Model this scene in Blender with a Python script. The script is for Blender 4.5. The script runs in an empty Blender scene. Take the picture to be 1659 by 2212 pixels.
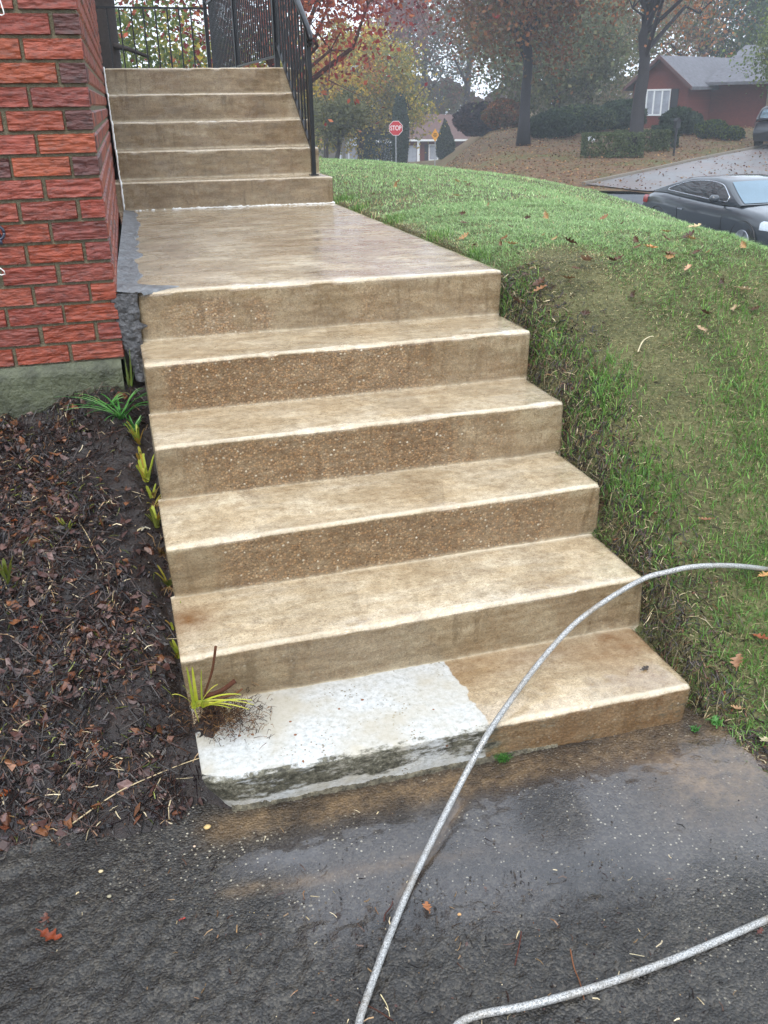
import bpy, math, random
import numpy as np
from mathutils import Matrix, Vector, Euler

# ------------------------------------------------------------------ camera
S = bpy.context.scene
COL = S.collection
CAM = np.array([-0.05865, -3.61805, 0.65918])
ROT = (1.14365, 0.01351, -0.28549)
FPX = 1947.68                       # focal length for a 1659 px wide picture
cd = bpy.data.cameras.new('camera')
cam = bpy.data.objects.new('camera', cd)
COL.objects.link(cam)
cam.location = CAM
cam.rotation_euler = ROT
cd.sensor_fit = 'HORIZONTAL'
cd.sensor_width = 36.0
cd.lens = 36.0 * FPX / 1659.0
cd.clip_start = 0.05
cd.clip_end = 3000
S.camera = cam

# ------------------------------------------------------------------ sky, sun, exposure
SUN_EL, SUN_AZ = math.radians(52), math.radians(200)
w = bpy.data.worlds.new("World")
S.world = w
w.use_nodes = True
nt = w.node_tree
bg = nt.nodes['Background']
sky = nt.nodes.new('ShaderNodeTexSky')
sky.sky_type = 'NISHITA'
sky.sun_disc = False
sky.sun_elevation = SUN_EL
sky.sun_rotation = SUN_AZ
sky.air_density = 1.2
sky.dust_density = 4.0
sky.ozone_density = 1.5
mixw = nt.nodes.new('ShaderNodeMix')
mixw.data_type = 'RGBA'
mixw.inputs[0].default_value = 0.80          # cloud cover over the blue
mixw.inputs[7].default_value = (8.3, 9.2, 10.4, 1)
nt.links.new(sky.outputs[0], mixw.inputs[6])
nt.links.new(mixw.outputs[2], bg.inputs[0])
bg.inputs[1].default_value = 0.12
ld = bpy.data.lights.new('sun', 'SUN')
ld.energy = 0.9
ld.angle = math.radians(25)
ld.color = (1.0, 0.96, 0.9)
sun = bpy.data.objects.new('sun', ld)
COL.objects.link(sun)
_d = Vector((math.sin(SUN_AZ) * math.cos(SUN_EL), math.cos(SUN_AZ) * math.cos(SUN_EL), math.sin(SUN_EL)))
sun.rotation_euler = _d.to_track_quat('Z', 'Y').to_euler()
S.view_settings.view_transform = 'Standard'
S.view_settings.look = 'None'
S.view_settings.exposure = 1.0
S.view_settings.gamma = 1.0
S.render.engine = 'CYCLES'
S.cycles.volume_bounces = 2
S.cycles.max_bounces = 6
S.cycles.transparent_max_bounces = 8

# ------------------------------------------------------------------ helpers
RM = np.array(Euler(ROT).to_matrix())


def ray(u, v):
    return RM @ np.array([(u - 829.5) / FPX, -(v - 1106) / FPX, -1.0])


def at(u, v, z=None, y=None, d=None):
    r = ray(u, v)
    if z is not None:
        t = (z - CAM[2]) / r[2]
    elif y is not None:
        t = (y - CAM[1]) / r[1]
    else:
        t = d / math.hypot(r[0], r[1])
    return CAM + t * r


def settle(u, v, hf, lift=0.0):
    """first point of the surface hf seen in the direction of picture point u, v"""
    r = ray(u, v)
    t = np.linspace(.6, 14.0, 2800) / math.hypot(r[0], r[1])
    P = CAM[None] + r[None] * t[:, None]
    g = np.asarray(hf(P[:, 0], P[:, 1]), float) + lift + 0 * t
    i = np.argmax(P[:, 2] < g)
    return P[i].copy()


def _hash(ix, iy, iz, seed):
    h = (ix * 374761393 + iy * 668265263 + iz * 1274126177 + seed * 974634777) & 0xffffffff
    h = ((h ^ (h >> 13)) * 1274126177) & 0xffffffff
    h = (h ^ (h >> 16)) & 0xffff
    return h / 65535.0


def vnoise(P, seed=0):
    P = np.asarray(P, float)
    I = np.floor(P).astype(np.int64)
    F = P - I
    F = F * F * (3 - 2 * F)
    out = 0
    for dx in (0, 1):
        wx = F[..., 0] if dx else 1 - F[..., 0]
        for dy in (0, 1):
            wy = F[..., 1] if dy else 1 - F[..., 1]
            for dz in (0, 1):
                wz = F[..., 2] if dz else 1 - F[..., 2]
                out = out + wx * wy * wz * _hash(I[..., 0] + dx, I[..., 1] + dy, I[..., 2] + dz, seed)
    return out


def fbm(P, o=4, seed=0):
    P = np.asarray(P, float)
    a, s, t = 0.5, 0, 0
    for i in range(o):
        s = s + a * vnoise(P * (2 ** i), seed + i)
        t += a
        a *= .5
    return s / t


def P3(x, y, z=0, k=1.0):
    x, y, z = np.broadcast_arrays(np.asarray(x, float), y, z)
    return np.stack([x, y, z], -1) * k


def smooth(a, b, x):
    t = np.clip((np.asarray(x, float) - a) / (b - a), 0, 1)
    return t * t * (3 - 2 * t)


def lin(c):
    return tuple((x / 12.92 if x <= .04045 else ((x + .055) / 1.055) ** 2.4) for x in [v / 255 for v in c])


def link(name, me, mats=None, parent=None):
    o = bpy.data.objects.new(name, me)
    COL.objects.link(o)
    if mats is not None:
        for m in (mats if isinstance(mats, (list, tuple)) else [mats]):
            me.materials.append(m)
    if parent:
        o.parent = parent
    return o


def tag(o, label=None, cat=None, group=None, kind=None):
    if label: o['label'] = label
    if cat: o['category'] = cat
    if group: o['group'] = group
    if kind: o['kind'] = kind
    return o


def empty(name, loc=(0, 0, 0), rz=0, label=None, cat=None, group=None):
    o = bpy.data.objects.new(name, None)
    COL.objects.link(o)
    o.location = loc
    o.rotation_euler = (0, 0, rz)
    o.empty_display_size = .1
    return tag(o, label, cat, group)


def fastmesh(name, V, F, smoothf=False, cols=None, mat_idx=None):
    """V (n,3), F (m,k) with constant k; cols dict name->(n,4)"""
    V = np.asarray(V, np.float32)
    F = np.asarray(F, np.int32)
    me = bpy.data.meshes.new(name)
    me.vertices.add(len(V))
    me.vertices.foreach_set('co', V.ravel())
    k = F.shape[1]
    me.loops.add(F.size)
    me.loops.foreach_set('vertex_index', F.ravel())
    me.polygons.add(len(F))
    me.polygons.foreach_set('loop_start', np.arange(0, F.size, k, dtype=np.int32))
    me.polygons.foreach_set('loop_total', np.full(len(F), k, np.int32))
    if smoothf:
        me.polygons.foreach_set('use_smooth', np.ones(len(F), bool))
    if mat_idx is not None:
        me.polygons.foreach_set('material_index', np.asarray(mat_idx, np.int32))
    me.update(calc_edges=True)
    for n, c in (cols or {}).items():
        a = me.color_attributes.new(n, 'FLOAT_COLOR', 'POINT')
        c = np.asarray(c, np.float32)
        if c.shape[1] == 3:
            c = np.concatenate([c, np.ones((len(c), 1), np.float32)], 1)
        a.data.foreach_set('color', c.ravel())
    return me


def gridmesh(name, X, Y, Z, smoothf=True, cols=None):
    n, m = X.shape
    V = np.stack([X, Y, Z], -1).reshape(-1, 3)
    i = np.arange(n * m).reshape(n, m)
    F = np.stack([i[:-1, :-1], i[:-1, 1:], i[1:, 1:], i[1:, :-1]], -1).reshape(-1, 4)
    c = {k: v.reshape(-1, v.shape[-1]) for k, v in (cols or {}).items()}
    return fastmesh(name, V, F, smoothf, c)


class MB:
    """collects shapes into one mesh"""
    def __init__(s):
        s.v = []; s.f = []; s.m = []; s.c = []; s.mi = 0; s.col = (1, 1, 1)

    def add(s, V, F):
        b = len(s.v)
        s.v += [tuple(p) for p in V]
        s.c += [tuple(s.col)] * len(V)
        s.f += [tuple(b + i for i in f) for f in F]
        s.m += [s.mi] * len(F)
        return s

    def box(s, x0, x1, y0, y1, z0, z1, M=None):
        V = [Vector(p) for p in ((x0, y0, z0), (x1, y0, z0), (x1, y1, z0), (x0, y1, z0), (x0, y0, z1), (x1, y0, z1), (x1, y1, z1), (x0, y1, z1))]
        if M: V = [M @ p for p in V]
        return s.add(V, [(0, 3, 2, 1), (4, 5, 6, 7), (0, 1, 5, 4), (1, 2, 6, 5), (2, 3, 7, 6), (3, 0, 4, 7)])

    def tube(s, pts, rad, n=8, cap=True, squash=None):
        pts = [Vector(p) for p in pts]
        if not hasattr(rad, '__len__'): rad = [rad] * len(pts)
        V = []; F = []
        up = None
        for i, p in enumerate(pts):
            t = (pts[min(i + 1, len(pts) - 1)] - pts[max(i - 1, 0)]).normalized()
            if up is None:
                up = Vector((0, 0, 1)) if abs(t.z) < .9 else Vector((1, 0, 0))
            a = t.cross(up)
            if a.length < 1e-4: a = t.orthogonal()
            a.normalize()
            b = a.cross(t).normalized()
            up = b
            for j in range(n):
                q = 2 * math.pi * (j + .5) / n
                V.append(p + (a * math.cos(q) + b * math.sin(q)) * rad[i])
        for i in range(len(pts) - 1):
            for j in range(n):
                k = (j + 1) % n
                F.append((i * n + j, i * n + k, (i + 1) * n + k, (i + 1) * n + j))
        if cap:
            F.append(tuple(range(n - 1, -1, -1)))
            F.append(tuple((len(pts) - 1) * n + j for j in range(n)))
        return s.add(V, F)

    def prism(s, poly, d0, d1, M):
        """poly in local xz, extruded along local y from d0 to d1"""
        n = len(poly)
        V = [M @ Vector((a, d0, b)) for a, b in poly] + [M @ Vector((a, d1, b)) for a, b in poly]
        F = [tuple(range(n)), tuple(range(2 * n - 1, n - 1, -1))] + [(i, i + n, (i + 1) % n + n, (i + 1) % n) for i in range(n)]
        return s.add(V, F)

    def build(s, name, mats, parent=None, smoothf=False):
        me = bpy.data.meshes.new(name)
        me.from_pydata(s.v, [], s.f)
        if smoothf:
            me.polygons.foreach_set('use_smooth', [True] * len(me.polygons))
        me.polygons.foreach_set('material_index', s.m)
        a = me.color_attributes.new('col', 'FLOAT_COLOR', 'POINT')
        a.data.foreach_set('color', np.concatenate([np.array(s.c, np.float32), np.ones((len(s.c), 1), np.float32)], 1).ravel())
        me.update()
        return link(name, me, mats, parent)


# ------------------------------------------------------------------ material helper
class Mat:
    def __init__(s, name, rough=.7, spec=.5):
        s.m = bpy.data.materials.new(name)
        s.m.use_nodes = True
        s.t = s.m.node_tree
        s.b = s.t.nodes['Principled BSDF']
        s.b.inputs['Roughness'].default_value = rough
        s.b.inputs['Specular IOR Level'].default_value = spec
        s.tc = s.t.nodes.new('ShaderNodeTexCoord').outputs['Object']

    def n(s, typ, **kw):
        x = s.t.nodes.new('ShaderNode' + typ)
        for k, v in kw.items():
            setattr(x, k, v)
        return x

    def put(s, sock, v):
        if hasattr(v, 'is_linked') or hasattr(v, 'links'):
            s.t.links.new(v, sock)
        else:
            if sock.type == 'RGBA' and len(v) == 3: v = tuple(v) + (1,)
            sock.default_value = v

    def scale(s, v, k):
        x = s.n('VectorMath', operation='MULTIPLY')
        s.put(x.inputs[0], v)
        x.inputs[1].default_value = k if hasattr(k, '__len__') else (k, k, k)
        return x.outputs[0]

    def noise(s, sc, det=4, rough=.6, vec=None, dist=0):
        x = s.n('TexNoise')
        s.put(x.inputs['Vector'], vec or s.tc)
        x.inputs['Scale'].default_value = sc
        x.inputs['Detail'].default_value = det
        x.inputs['Roughness'].default_value = rough
        x.inputs['Distortion'].default_value = dist
        return x.outputs[0]

    def vor(s, sc, out='Distance', vec=None, feature='F1', rnd=1):
        x = s.n('TexVoronoi', feature=feature)
        s.put(x.inputs['Vector'], vec or s.tc)
        x.inputs['Scale'].default_value = sc
        x.inputs['Randomness'].default_value = rnd
        return x.outputs[out]

    def ramp(s, f, stops, mode='LINEAR'):
        x = s.n('ValToRGB')
        x.color_ramp.interpolation = mode
        e = x.color_ramp.elements
        while len(e) < len(stops): e.new(.5)
        for a, (p, c) in zip(e, stops):
            a.position = p
            a.color = (c, c, c, 1) if not hasattr(c, '__len__') else (tuple(c) + (1,) if len(c) == 3 else c)
        s.put(x.inputs[0], f)
        return x.outputs[0]

    def mix(s, f, a, b, mode='MIX'):
        x = s.n('Mix', data_type='RGBA', blend_type=mode)
        s.put(x.inputs[0], f); s.put(x.inputs[6], a); s.put(x.inputs[7], b)
        return x.outputs[2]

    def math(s, op, a, b=0.0, c=0.0, clamp=False):
        x = s.n('Math', operation=op, use_clamp=clamp)
        s.put(x.inputs[0], a); s.put(x.inputs[1], b); s.put(x.inputs[2], c)
        return x.outputs[0]

    def attr(s, name):
        x = s.n('Attribute', attribute_name=name)
        return x.outputs['Color']

    def sep(s, c):
        x = s.n('SeparateColor')
        s.put(x.inputs[0], c)
        return x.outputs

    def xyz(s):
        x = s.n('SeparateXYZ'); s.put(x.inputs[0], s.tc)
        return x.outputs

    def bump(s, h, strength=.5, dist=.01):
        x = s.n('Bump')
        x.inputs['Strength'].default_value = strength
        x.inputs['Distance'].default_value = dist
        s.put(x.inputs['Height'], h)
        s.t.links.new(x.outputs[0], s.b.inputs['Normal'])

    def base(s, c): s.put(s.b.inputs['Base Color'], c); return s
    def rough(s, c): s.put(s.b.inputs['Roughness'], c); return s


def simple(name, c, rough=.6, metal=0, var=.25, sc=20, bump=0, spec=.5, coat=0):
    m = Mat(name, rough, spec)
    n = m.noise(sc)
    a = tuple(x * (1 - var) for x in c); b = tuple(min(1, x * (1 + var)) for x in c)
    m.base(m.ramp(n, [(.3, a), (.7, b)]))
    m.b.inputs['Metallic'].default_value = metal
    if coat: m.b.inputs['Coat Weight'].default_value = coat
    if bump: m.bump(m.noise(sc * 3), bump, .01)
    return m.m


# concrete of the staircase
def concrete(name, dark=0):
    m = Mat(name)
    a1 = m.sep(m.attr('mask')); agg, white, moss = a1[0], a1[1], a1[2]
    a2 = m.sep(m.attr('maskb')); nose, stain, tread = a2[0], a2[1], a2[2]
    n1 = m.noise(3.0, 5, .6)
    n2 = m.noise(28, 5, .65)
    st = m.noise(6, 5, .6, vec=m.scale(m.tc, (1.0, 1, 5)))
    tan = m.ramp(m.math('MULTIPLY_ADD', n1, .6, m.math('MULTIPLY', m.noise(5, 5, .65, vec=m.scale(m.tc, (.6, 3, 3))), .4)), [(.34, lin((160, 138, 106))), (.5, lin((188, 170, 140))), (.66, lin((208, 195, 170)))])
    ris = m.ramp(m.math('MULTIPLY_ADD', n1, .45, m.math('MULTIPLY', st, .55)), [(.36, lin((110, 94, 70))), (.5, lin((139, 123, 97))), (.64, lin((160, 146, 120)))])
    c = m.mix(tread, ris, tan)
    c = m.mix(m.ramp(n2, [(.35, .45), (.6, 0.0)]), c, lin((112, 88, 60)))
    c = m.mix(m.ramp(m.noise(90, 3), [(.30, .5), (.42, 0)]), c, lin((96, 74, 48)))
    tv = m.n('TexVoronoi'); m.put(tv.inputs['Vector'], m.scale(m.tc, (1, 1, 2.2))); tv.inputs['Scale'].default_value = 7
    c = m.mix(.10, c, m.sep(tv.outputs['Color'])[1], 'OVERLAY')
    # drips and dark wet runs down the risers
    dr = m.ramp(m.noise(9, 5, .6, vec=m.scale(m.tc, (2.5, .3, .35))), [(.56, 0), (.68, .5)])
    c = m.mix(m.math('MULTIPLY', dr, m.math('SUBTRACT', 1, tread)), c, lin((84, 68, 46)))
    # fine sand grain
    gr = m.vor(330, 'Color')
    c = m.mix(.26, c, m.sep(gr)[0], 'OVERLAY')
    # exposed aggregate
    vd = m.vor(120); vc = m.sep(m.vor(120, 'Color'))
    peb = m.ramp(vc[0], [(.0, lin((92, 62, 38))), (.3, lin((150, 108, 68))), (.55, lin((178, 136, 92))), (.75, lin((122, 94, 66))), (.92, lin((196, 168, 132))), (.98, lin((226, 214, 192)))], 'CONSTANT')
    peb = m.mix(m.ramp(vd, [(.3, 0), (.6, .8)]), peb, lin((84, 56, 32)))
    am = m.math('MULTIPLY', agg, m.ramp(m.noise(45, 4), [(.35, .55), (.6, 1)]), clamp=True)
    c = m.mix(m.math('MULTIPLY', am, .62), c, peb)
    # sparse larger pebbles and pits
    vd2 = m.vor(34); vc2 = m.sep(m.vor(34, 'Color'))
    big = m.math('MULTIPLY', m.math('LESS_THAN', vd2, .14), m.math('GREATER_THAN', vc2[1], .9))
    c = m.mix(m.math('MULTIPLY', big, m.math('MULTIPLY_ADD', agg, .8, .1), clamp=True), c, lin((214, 204, 184)))
    pit = m.math('MULTIPLY', m.math('LESS_THAN', m.vor(75), .22), m.math('GREATER_THAN', m.sep(m.vor(75, 'Color'))[2], .82))
    c = m.mix(m.math('MULTIPLY', pit, m.math('MULTIPLY_ADD', agg, .7, .12), clamp=True), c, lin((62, 44, 28)))
    # stains
    c = m.mix(m.math('MULTIPLY', stain, m.ramp(m.noise(12, 4), [(.3, .4), (.7, 1)])), c, lin((112, 74, 36)))
    # pale nose: worn cement, plus the sky's reflection on the edge painted in
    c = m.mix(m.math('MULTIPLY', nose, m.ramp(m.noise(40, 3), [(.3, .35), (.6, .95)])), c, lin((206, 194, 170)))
    # unwashed white
    pitw = m.math('LESS_THAN', m.vor(80), m.math('MULTIPLY_ADD', m.noise(6, 3), 1.0, -.38))
    wc = m.mix(pitw, m.ramp(m.noise(60, 5, .7), [(.3, lin((150, 152, 148))), (.45, lin((184, 186, 184))), (.6, lin((202, 204, 204)))]), lin((118, 110, 94)))
    rp = m.math('MULTIPLY', m.math('LESS_THAN', m.vor(26, feature='F1'), .13), m.math('GREATER_THAN', m.sep(m.vor(26, 'Color'))[0], .8))
    wc = m.mix(m.ramp(m.noise(4, 4, .6), [(.42, .7), (.6, .1)]), wc, lin((172, 162, 140)))
    wc = m.mix(rp, wc, lin((122, 78, 50)))
    wm = m.ramp(m.math('ADD', white, m.math('MULTIPLY_ADD', m.noise(30, 4), .5, -.25)), [(.42, 0), (.58, 1)])
    c = m.mix(wm, c, wc)
    # moss and dirt
    mc = m.ramp(m.math('MULTIPLY_ADD', m.noise(70, 5, .75), .7, m.math('MULTIPLY', m.noise(14, 3), .3)), [(.3, lin((30, 28, 22))), (.44, lin((66, 64, 52))), (.56, lin((112, 108, 92))), (.68, lin((176, 174, 158)))])
    mm = m.ramp(m.math('ADD', m.math('MULTIPLY', moss, .68), m.math('MULTIPLY_ADD', m.noise(20, 5, .75, vec=m.scale(m.tc, (.6, 1, 1.6))), 1.8, -.9)), [(.4, 0), (.62, 1)])
    c = m.mix(mm, c, mc)
    m.base(c)
    # wet film: sheets of gloss that come and go
    wet = m.ramp(m.noise(5, 4, .6, vec=m.scale(m.tc, (1, 2.2, 2.2))), [(.38, .16), (.55, .34), (.75, .55)])
    film = m.ramp(m.math('ADD', m.noise(3.2, 4, .6, vec=m.scale(m.tc, (1, 1.6, 1))), m.math('MULTIPLY_ADD', m.xyz()[0], .10, -.07)), [(.44, 0), (.56, 1)])
    dry = m.math('SUBTRACT', 1, m.math('MAXIMUM', wm, mm), clamp=True)
    film = m.math('MULTIPLY', m.math('MULTIPLY', film, tread), dry)
    m.put(m.b.inputs['Coat Weight'], m.math('MULTIPLY_ADD', film, .75, m.math('MULTIPLY', dry, .15)))
    m.b.inputs['Coat Roughness'].default_value = .12
    m.b.inputs['Coat IOR'].default_value = 1.5
    r = m.math('MAXIMUM', wet, m.math('MULTIPLY', m.math('MAXIMUM', wm, mm), .75))
    r = m.math('MAXIMUM', r, m.math('MULTIPLY', agg, .42))
    m.rough(r)
    h = m.math('MULTIPLY_ADD', m.math('MULTIPLY', m.math('SUBTRACT', 1, vd), m.math('MULTIPLY_ADD', agg, 1.3, .12)), 1, m.math('MULTIPLY', n2, .8))
    h = m.math('MULTIPLY_ADD', m.noise(200, 3), .35, h)
    h = m.math('SUBTRACT', h, m.math('MULTIPLY', pit, .8))
    m.bump(m.math('MULTIPLY', h, m.math('MULTIPLY_ADD', film, -.6, 1)), .5, .004)
    return m.m


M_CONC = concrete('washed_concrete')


def path_mat():
    m = Mat('wet_path')
    a = m.sep(m.attr('mask')); puddle, brown, mud = a[0], a[1], a[2]
    n1 = m.noise(2.5, 5); n2 = m.noise(30, 6, .75)
    c = m.ramp(m.math('MULTIPLY_ADD', n1, .5, m.math('MULTIPLY', n2, .5)), [(.3, lin((24, 22, 21))), (.5, lin((46, 44, 42))), (.7, lin((70, 67, 63)))])
    vd = m.vor(150); vc = m.sep(m.vor(150, 'Color'))
    c = m.mix(.5, c, m.ramp(vc[0], [(0, lin((24, 22, 20))), (.5, lin((50, 47, 43))), (.9, lin((96, 90, 80)))]))
    sp = m.math('MULTIPLY', m.math('LESS_THAN', m.vor(95), m.math('MULTIPLY_ADD', m.noise(7, 4, .7), .9, -.22)), m.math('GREATER_THAN', m.sep(m.vor(95, 'Color'))[1], .78))
    c = m.mix(m.math('MULTIPLY', sp, m.math('SUBTRACT', .85, mud, clamp=True)), c, lin((186, 178, 158)))
    hole = m.math('MULTIPLY', m.math('LESS_THAN', m.vor(55), .30), m.math('GREATER_THAN', m.sep(m.vor(55, 'Color'))[2], .55))
    c = m.mix(m.math('MULTIPLY', hole, m.math('MULTIPLY_ADD', mud, .7, .05)), c, lin((24, 21, 18)))
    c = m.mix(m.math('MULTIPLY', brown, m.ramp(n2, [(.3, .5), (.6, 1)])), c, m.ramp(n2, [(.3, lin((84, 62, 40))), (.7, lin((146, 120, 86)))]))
    c = m.mix(m.math('MULTIPLY', puddle, .45), c, lin((76, 70, 70)))
    c = m.mix(m.ramp(m.noise(5, 4, .6), [(.35, .6), (.55, 0)]), c, lin((26, 23, 22)))
    m.base(c)
    m.put(m.b.inputs['Coat Weight'], m.math('MULTIPLY_ADD', puddle, .7, .15)); m.b.inputs['Coat Roughness'].default_value = .05
    r = m.math('SUBTRACT', m.ramp(n2, [(.3, .22), (.7, .5)]), m.math('MULTIPLY', puddle, .32), clamp=True)
    m.rough(m.math('MAXIMUM', r, .07))
    h = m.math('MULTIPLY_ADD', n2, 1.0, m.math('MULTIPLY', m.math('SUBTRACT', 1, vd), .45))
    h = m.math('SUBTRACT', h, m.math('MULTIPLY', hole, .9))
    h = m.math('MULTIPLY', h, m.math('SUBTRACT', 1, m.math('MULTIPLY', puddle, .93)))
    m.bump(h, 1.0, .009)
    return m.m


M_PATH = path_mat()


def soil_mat():
    m = Mat('wet_soil')
    n1 = m.noise(7, 6, .65); n2 = m.noise(60, 5, .7)
    c = m.ramp(m.math('MULTIPLY_ADD', n1, .5, m.math('MULTIPLY', n2, .5)), [(.3, lin((14, 9, 8))), (.5, lin((30, 21, 18))), (.7, lin((54, 42, 36)))])
    m.base(c)
    m.rough(m.ramp(n1, [(.35, .3), (.6, .62)]))
    m.bump(m.math('MULTIPLY_ADD', n2, .6, n1), .9, .012)
    return m.m


M_SOIL = soil_mat()


def attr_mat(name, rough=.5, trans=0, var=.25, sc=40, spec=.5, attr='col', bump=0):
    m = Mat(name, rough, spec)
    n = m.noise(sc, 3)
    c = m.mix(1.0, m.attr(attr), m.ramp(n, [(.3, 1 - var), (.7, 1 + var * .6)]), 'MULTIPLY')
    m.base(c)
    if bump: m.bump(m.noise(sc * 2, 3), bump, .005)
    if trans:
        tr = m.n('BsdfTranslucent')
        m.put(tr.inputs[0], c)
        mx = m.n('MixShader'); mx.inputs[0].default_value = trans
        m.t.links.new(m.b.outputs[0], mx.inputs[1]); m.t.links.new(tr.outputs[0], mx.inputs[2])
        m.t.links.new(mx.outputs[0], m.t.nodes['Material Output'].inputs[0])
    return m.m


M_GRASS = attr_mat('grass_blade', .45, .3, .15)
M_LEAF = attr_mat('dead_leaf', .5, .15, .35, 60)
M_LITTER = attr_mat('litter', .42, 0, .35, 90)
M_CROWN = attr_mat('crown_leaf', .7, .4, .2, 1.5, .2)
M_WOODY = attr_mat('woody', .75, 0, .3, 25, .3, bump=.5)


def brick_mat():
    m = Mat('rough_brick')
    col = m.attr('col')
    n = m.noise(26, 6, .7, vec=m.scale(m.tc, (1, 1, 2.4)))
    f = m.noise(160, 3)
    c = m.mix(1.0, col, m.ramp(n, [(.3, (.30, .27, .25)), (.5, (.74, .64, .56)), (.7, (1.1, 1.0, .9))]), 'MULTIPLY')
    c = m.mix(m.ramp(m.noise(9, 4), [(.55, 0), (.75, .35)]), c, lin((92, 50, 52)))
    m.base(c)
    m.rough(m.ramp(n, [(.3, .34), (.7, .6)]))
    m.bump(m.math('MULTIPLY_ADD', f, .35, n), .7, .006)
    return m.m


M_BRICK = brick_mat()
M_MORTAR = simple('mortar', lin((108, 102, 82)), .85, var=.3, sc=50, bump=.8)
M_PARGE = simple('parged_foundation', lin((78, 82, 62)), .55, var=.5, sc=16, bump=1)
M_PATCH = simple('grey_mortar_patch', lin((108, 110, 112)), .35, var=.5, sc=14, bump=.9)
M_PATCHD = simple('dark_tar_patch', lin((74, 74, 76)), .4, var=.55, sc=26, bump=1)
M_CAULK = simple('white_caulk', lin((236, 236, 232)), .4, var=.12, sc=40)
M_IRON = simple('black_painted_iron', lin((14, 16, 22)), .3, var=.3, sc=30, spec=.45, bump=.1)
M_HOSE = None


def hose_mat():
    m = Mat('braided_hose', .3)
    m.b.inputs['Metallic'].default_value = .25
    n = m.noise(300, 3)
    m.base(m.mix(m.ramp(m.noise(10, 4), [(.5, 0), (.75, .6)]), m.ramp(n, [(.35, lin((104, 104, 102))), (.6, lin((192, 192, 190)))]), lin((120, 104, 80))))
    m.bump(m.vor(260), .6, .002)
    return m.m


M_HOSE = hose_mat()

# ------------------------------------------------------------------ terrain functions
RZ = -2.15          # road level


def sval(x, y): return .73 * x + .68 * y


def lawn_h(x, y):
    x = np.asarray(x, float); y = np.asarray(y, float)
    front = np.maximum(.60 * y - .13, -1.15) + .05 * np.clip(x - 1.5, 0, 9) + .10 * smooth(1.5, 1.8, x) * smooth(-1.8, -1.0, y)
    top = -.01 + .055 * smooth(1.5, 2.0, x) - .05 * np.clip(x - 2.5, 0, 9) ** 2 - .078 * np.clip(x - 2.9, 0, 4) * np.clip(5.1 - y, 0, 5)
    k = .10
    h = -k * np.logaddexp(-front / k, -top / k)
    far = .12 - .05 * np.clip(x - 2.5, 0, 9) ** 2 - (sval(x, y) - 7.35) * .55
    far = np.where(sval(x, y) > 6.5, far, 9)
    k = .10
    h = -k * np.logaddexp(-h / k, -far / k)
    h = h + .03 * (fbm(P3(x, y, 0, 1.7), 3, 5) - .5)
    h = h - .09 * (1 - smooth(1.51, 1.60, x))
    return np.maximum(h, RZ + .12)


def bearing(x, y): return np.degrees(np.arctan2(np.asarray(x) - CAM[0], np.asarray(y) - CAM[1]))


def hill(x, y):
    x = np.asarray(x, float); y = np.asarray(y, float)
    D = np.hypot(x - CAM[0], y - CAM[1])
    b = bearing(x, y)
    r = np.minimum(.052 * np.clip(D - 33, 0, 999), 1.15 + .008 * np.clip(D - 55, 0, 99))
    l = -.042 * np.clip(D - 33, 0, 80)
    q = smooth(19.0, 23.5, b)
    return RZ + r * q + l * (1 - q) + .12 * (fbm(P3(x, y, 0, .12), 3, 9) - .5) * smooth(34, 40, D)


def hit(u, v):
    r = ray(u, v)
    prev = None
    for t in np.arange(10, 160, .1):
        p = CAM + r * t / math.hypot(r[0], r[1])
        if p[2] < hill(p[0], p[1]):
            return np.array([p[0], p[1], float(hill(p[0], p[1]))])
    return p


def on_hill(u, d):
    """point on the terrain in the direction of picture column u at distance d"""
    r = ray(u, 260)
    p = CAM + r * d / math.hypot(r[0], r[1])
    return np.array([p[0], p[1], float(hill(p[0], p[1]))])


# ------------------------------------------------------------------ ground base sheet
def ground_mat():
    m = Mat('leafy_ground', .9, .2)
    n = m.noise(.35, 5, .6); f = m.noise(9, 5, .7); v = m.sep(m.vor(7, 'Color'))
    brown = m.ramp(f, [(.3, lin((70, 54, 44))), (.5, lin((108, 86, 70))), (.7, lin((136, 110, 88)))])
    brown = m.mix(.7, brown, m.ramp(v[0], [(0, lin((84, 56, 42))), (.5, lin((124, 98, 72))), (1, lin((92, 96, 64)))]))
    green = m.ramp(f, [(.3, lin((56, 74, 36))), (.7, lin((96, 112, 58)))])
    m.base(m.mix(m.ramp(n, [(.50, 0), (.66, .8)]), brown, green))
    m.bump(f, .6, .06)
    return m.m


a = np.linspace(0, 2 * np.pi, 241)
r = np.concatenate([[.3], np.geomspace(1.0, 200, 150)])
A, Rr = np.meshgrid(a, r, indexing='ij')
GX = CAM[0] + Rr * np.sin(A); GY = CAM[1] + Rr * np.cos(A)
lh = np.where((GX > 1.2) & (sval(GX, GY) < 12.4), lawn_h(GX, GY) - .45, -1.6)
base = np.where(sval(GX, GY) < 12.4, np.minimum(lh, -1.45), np.where(Rr < 31.0, RZ - .2, hill(GX, GY)))
base = np.where(Rr < 31.0, np.minimum(base, np.where(Rr > 12, RZ - .2, base)), base)
tag(link('ground', gridmesh('ground', GX, GY, base), ground_mat()), kind='structure')

# lawn
def lawnground_mat():
    m = Mat('lawn_ground', .8, .3)
    n = m.noise(5, 5); f = m.noise(70, 4, .7)
    c = m.ramp(m.math('MULTIPLY_ADD', n, .4, m.math('MULTIPLY', f, .6)), [(.32, lin((44, 42, 28))), (.5, lin((84, 84, 52))), (.68, lin((120, 116, 80)))])
    m.base(c); m.bump(f, .8, .01)
    return m.m


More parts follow.
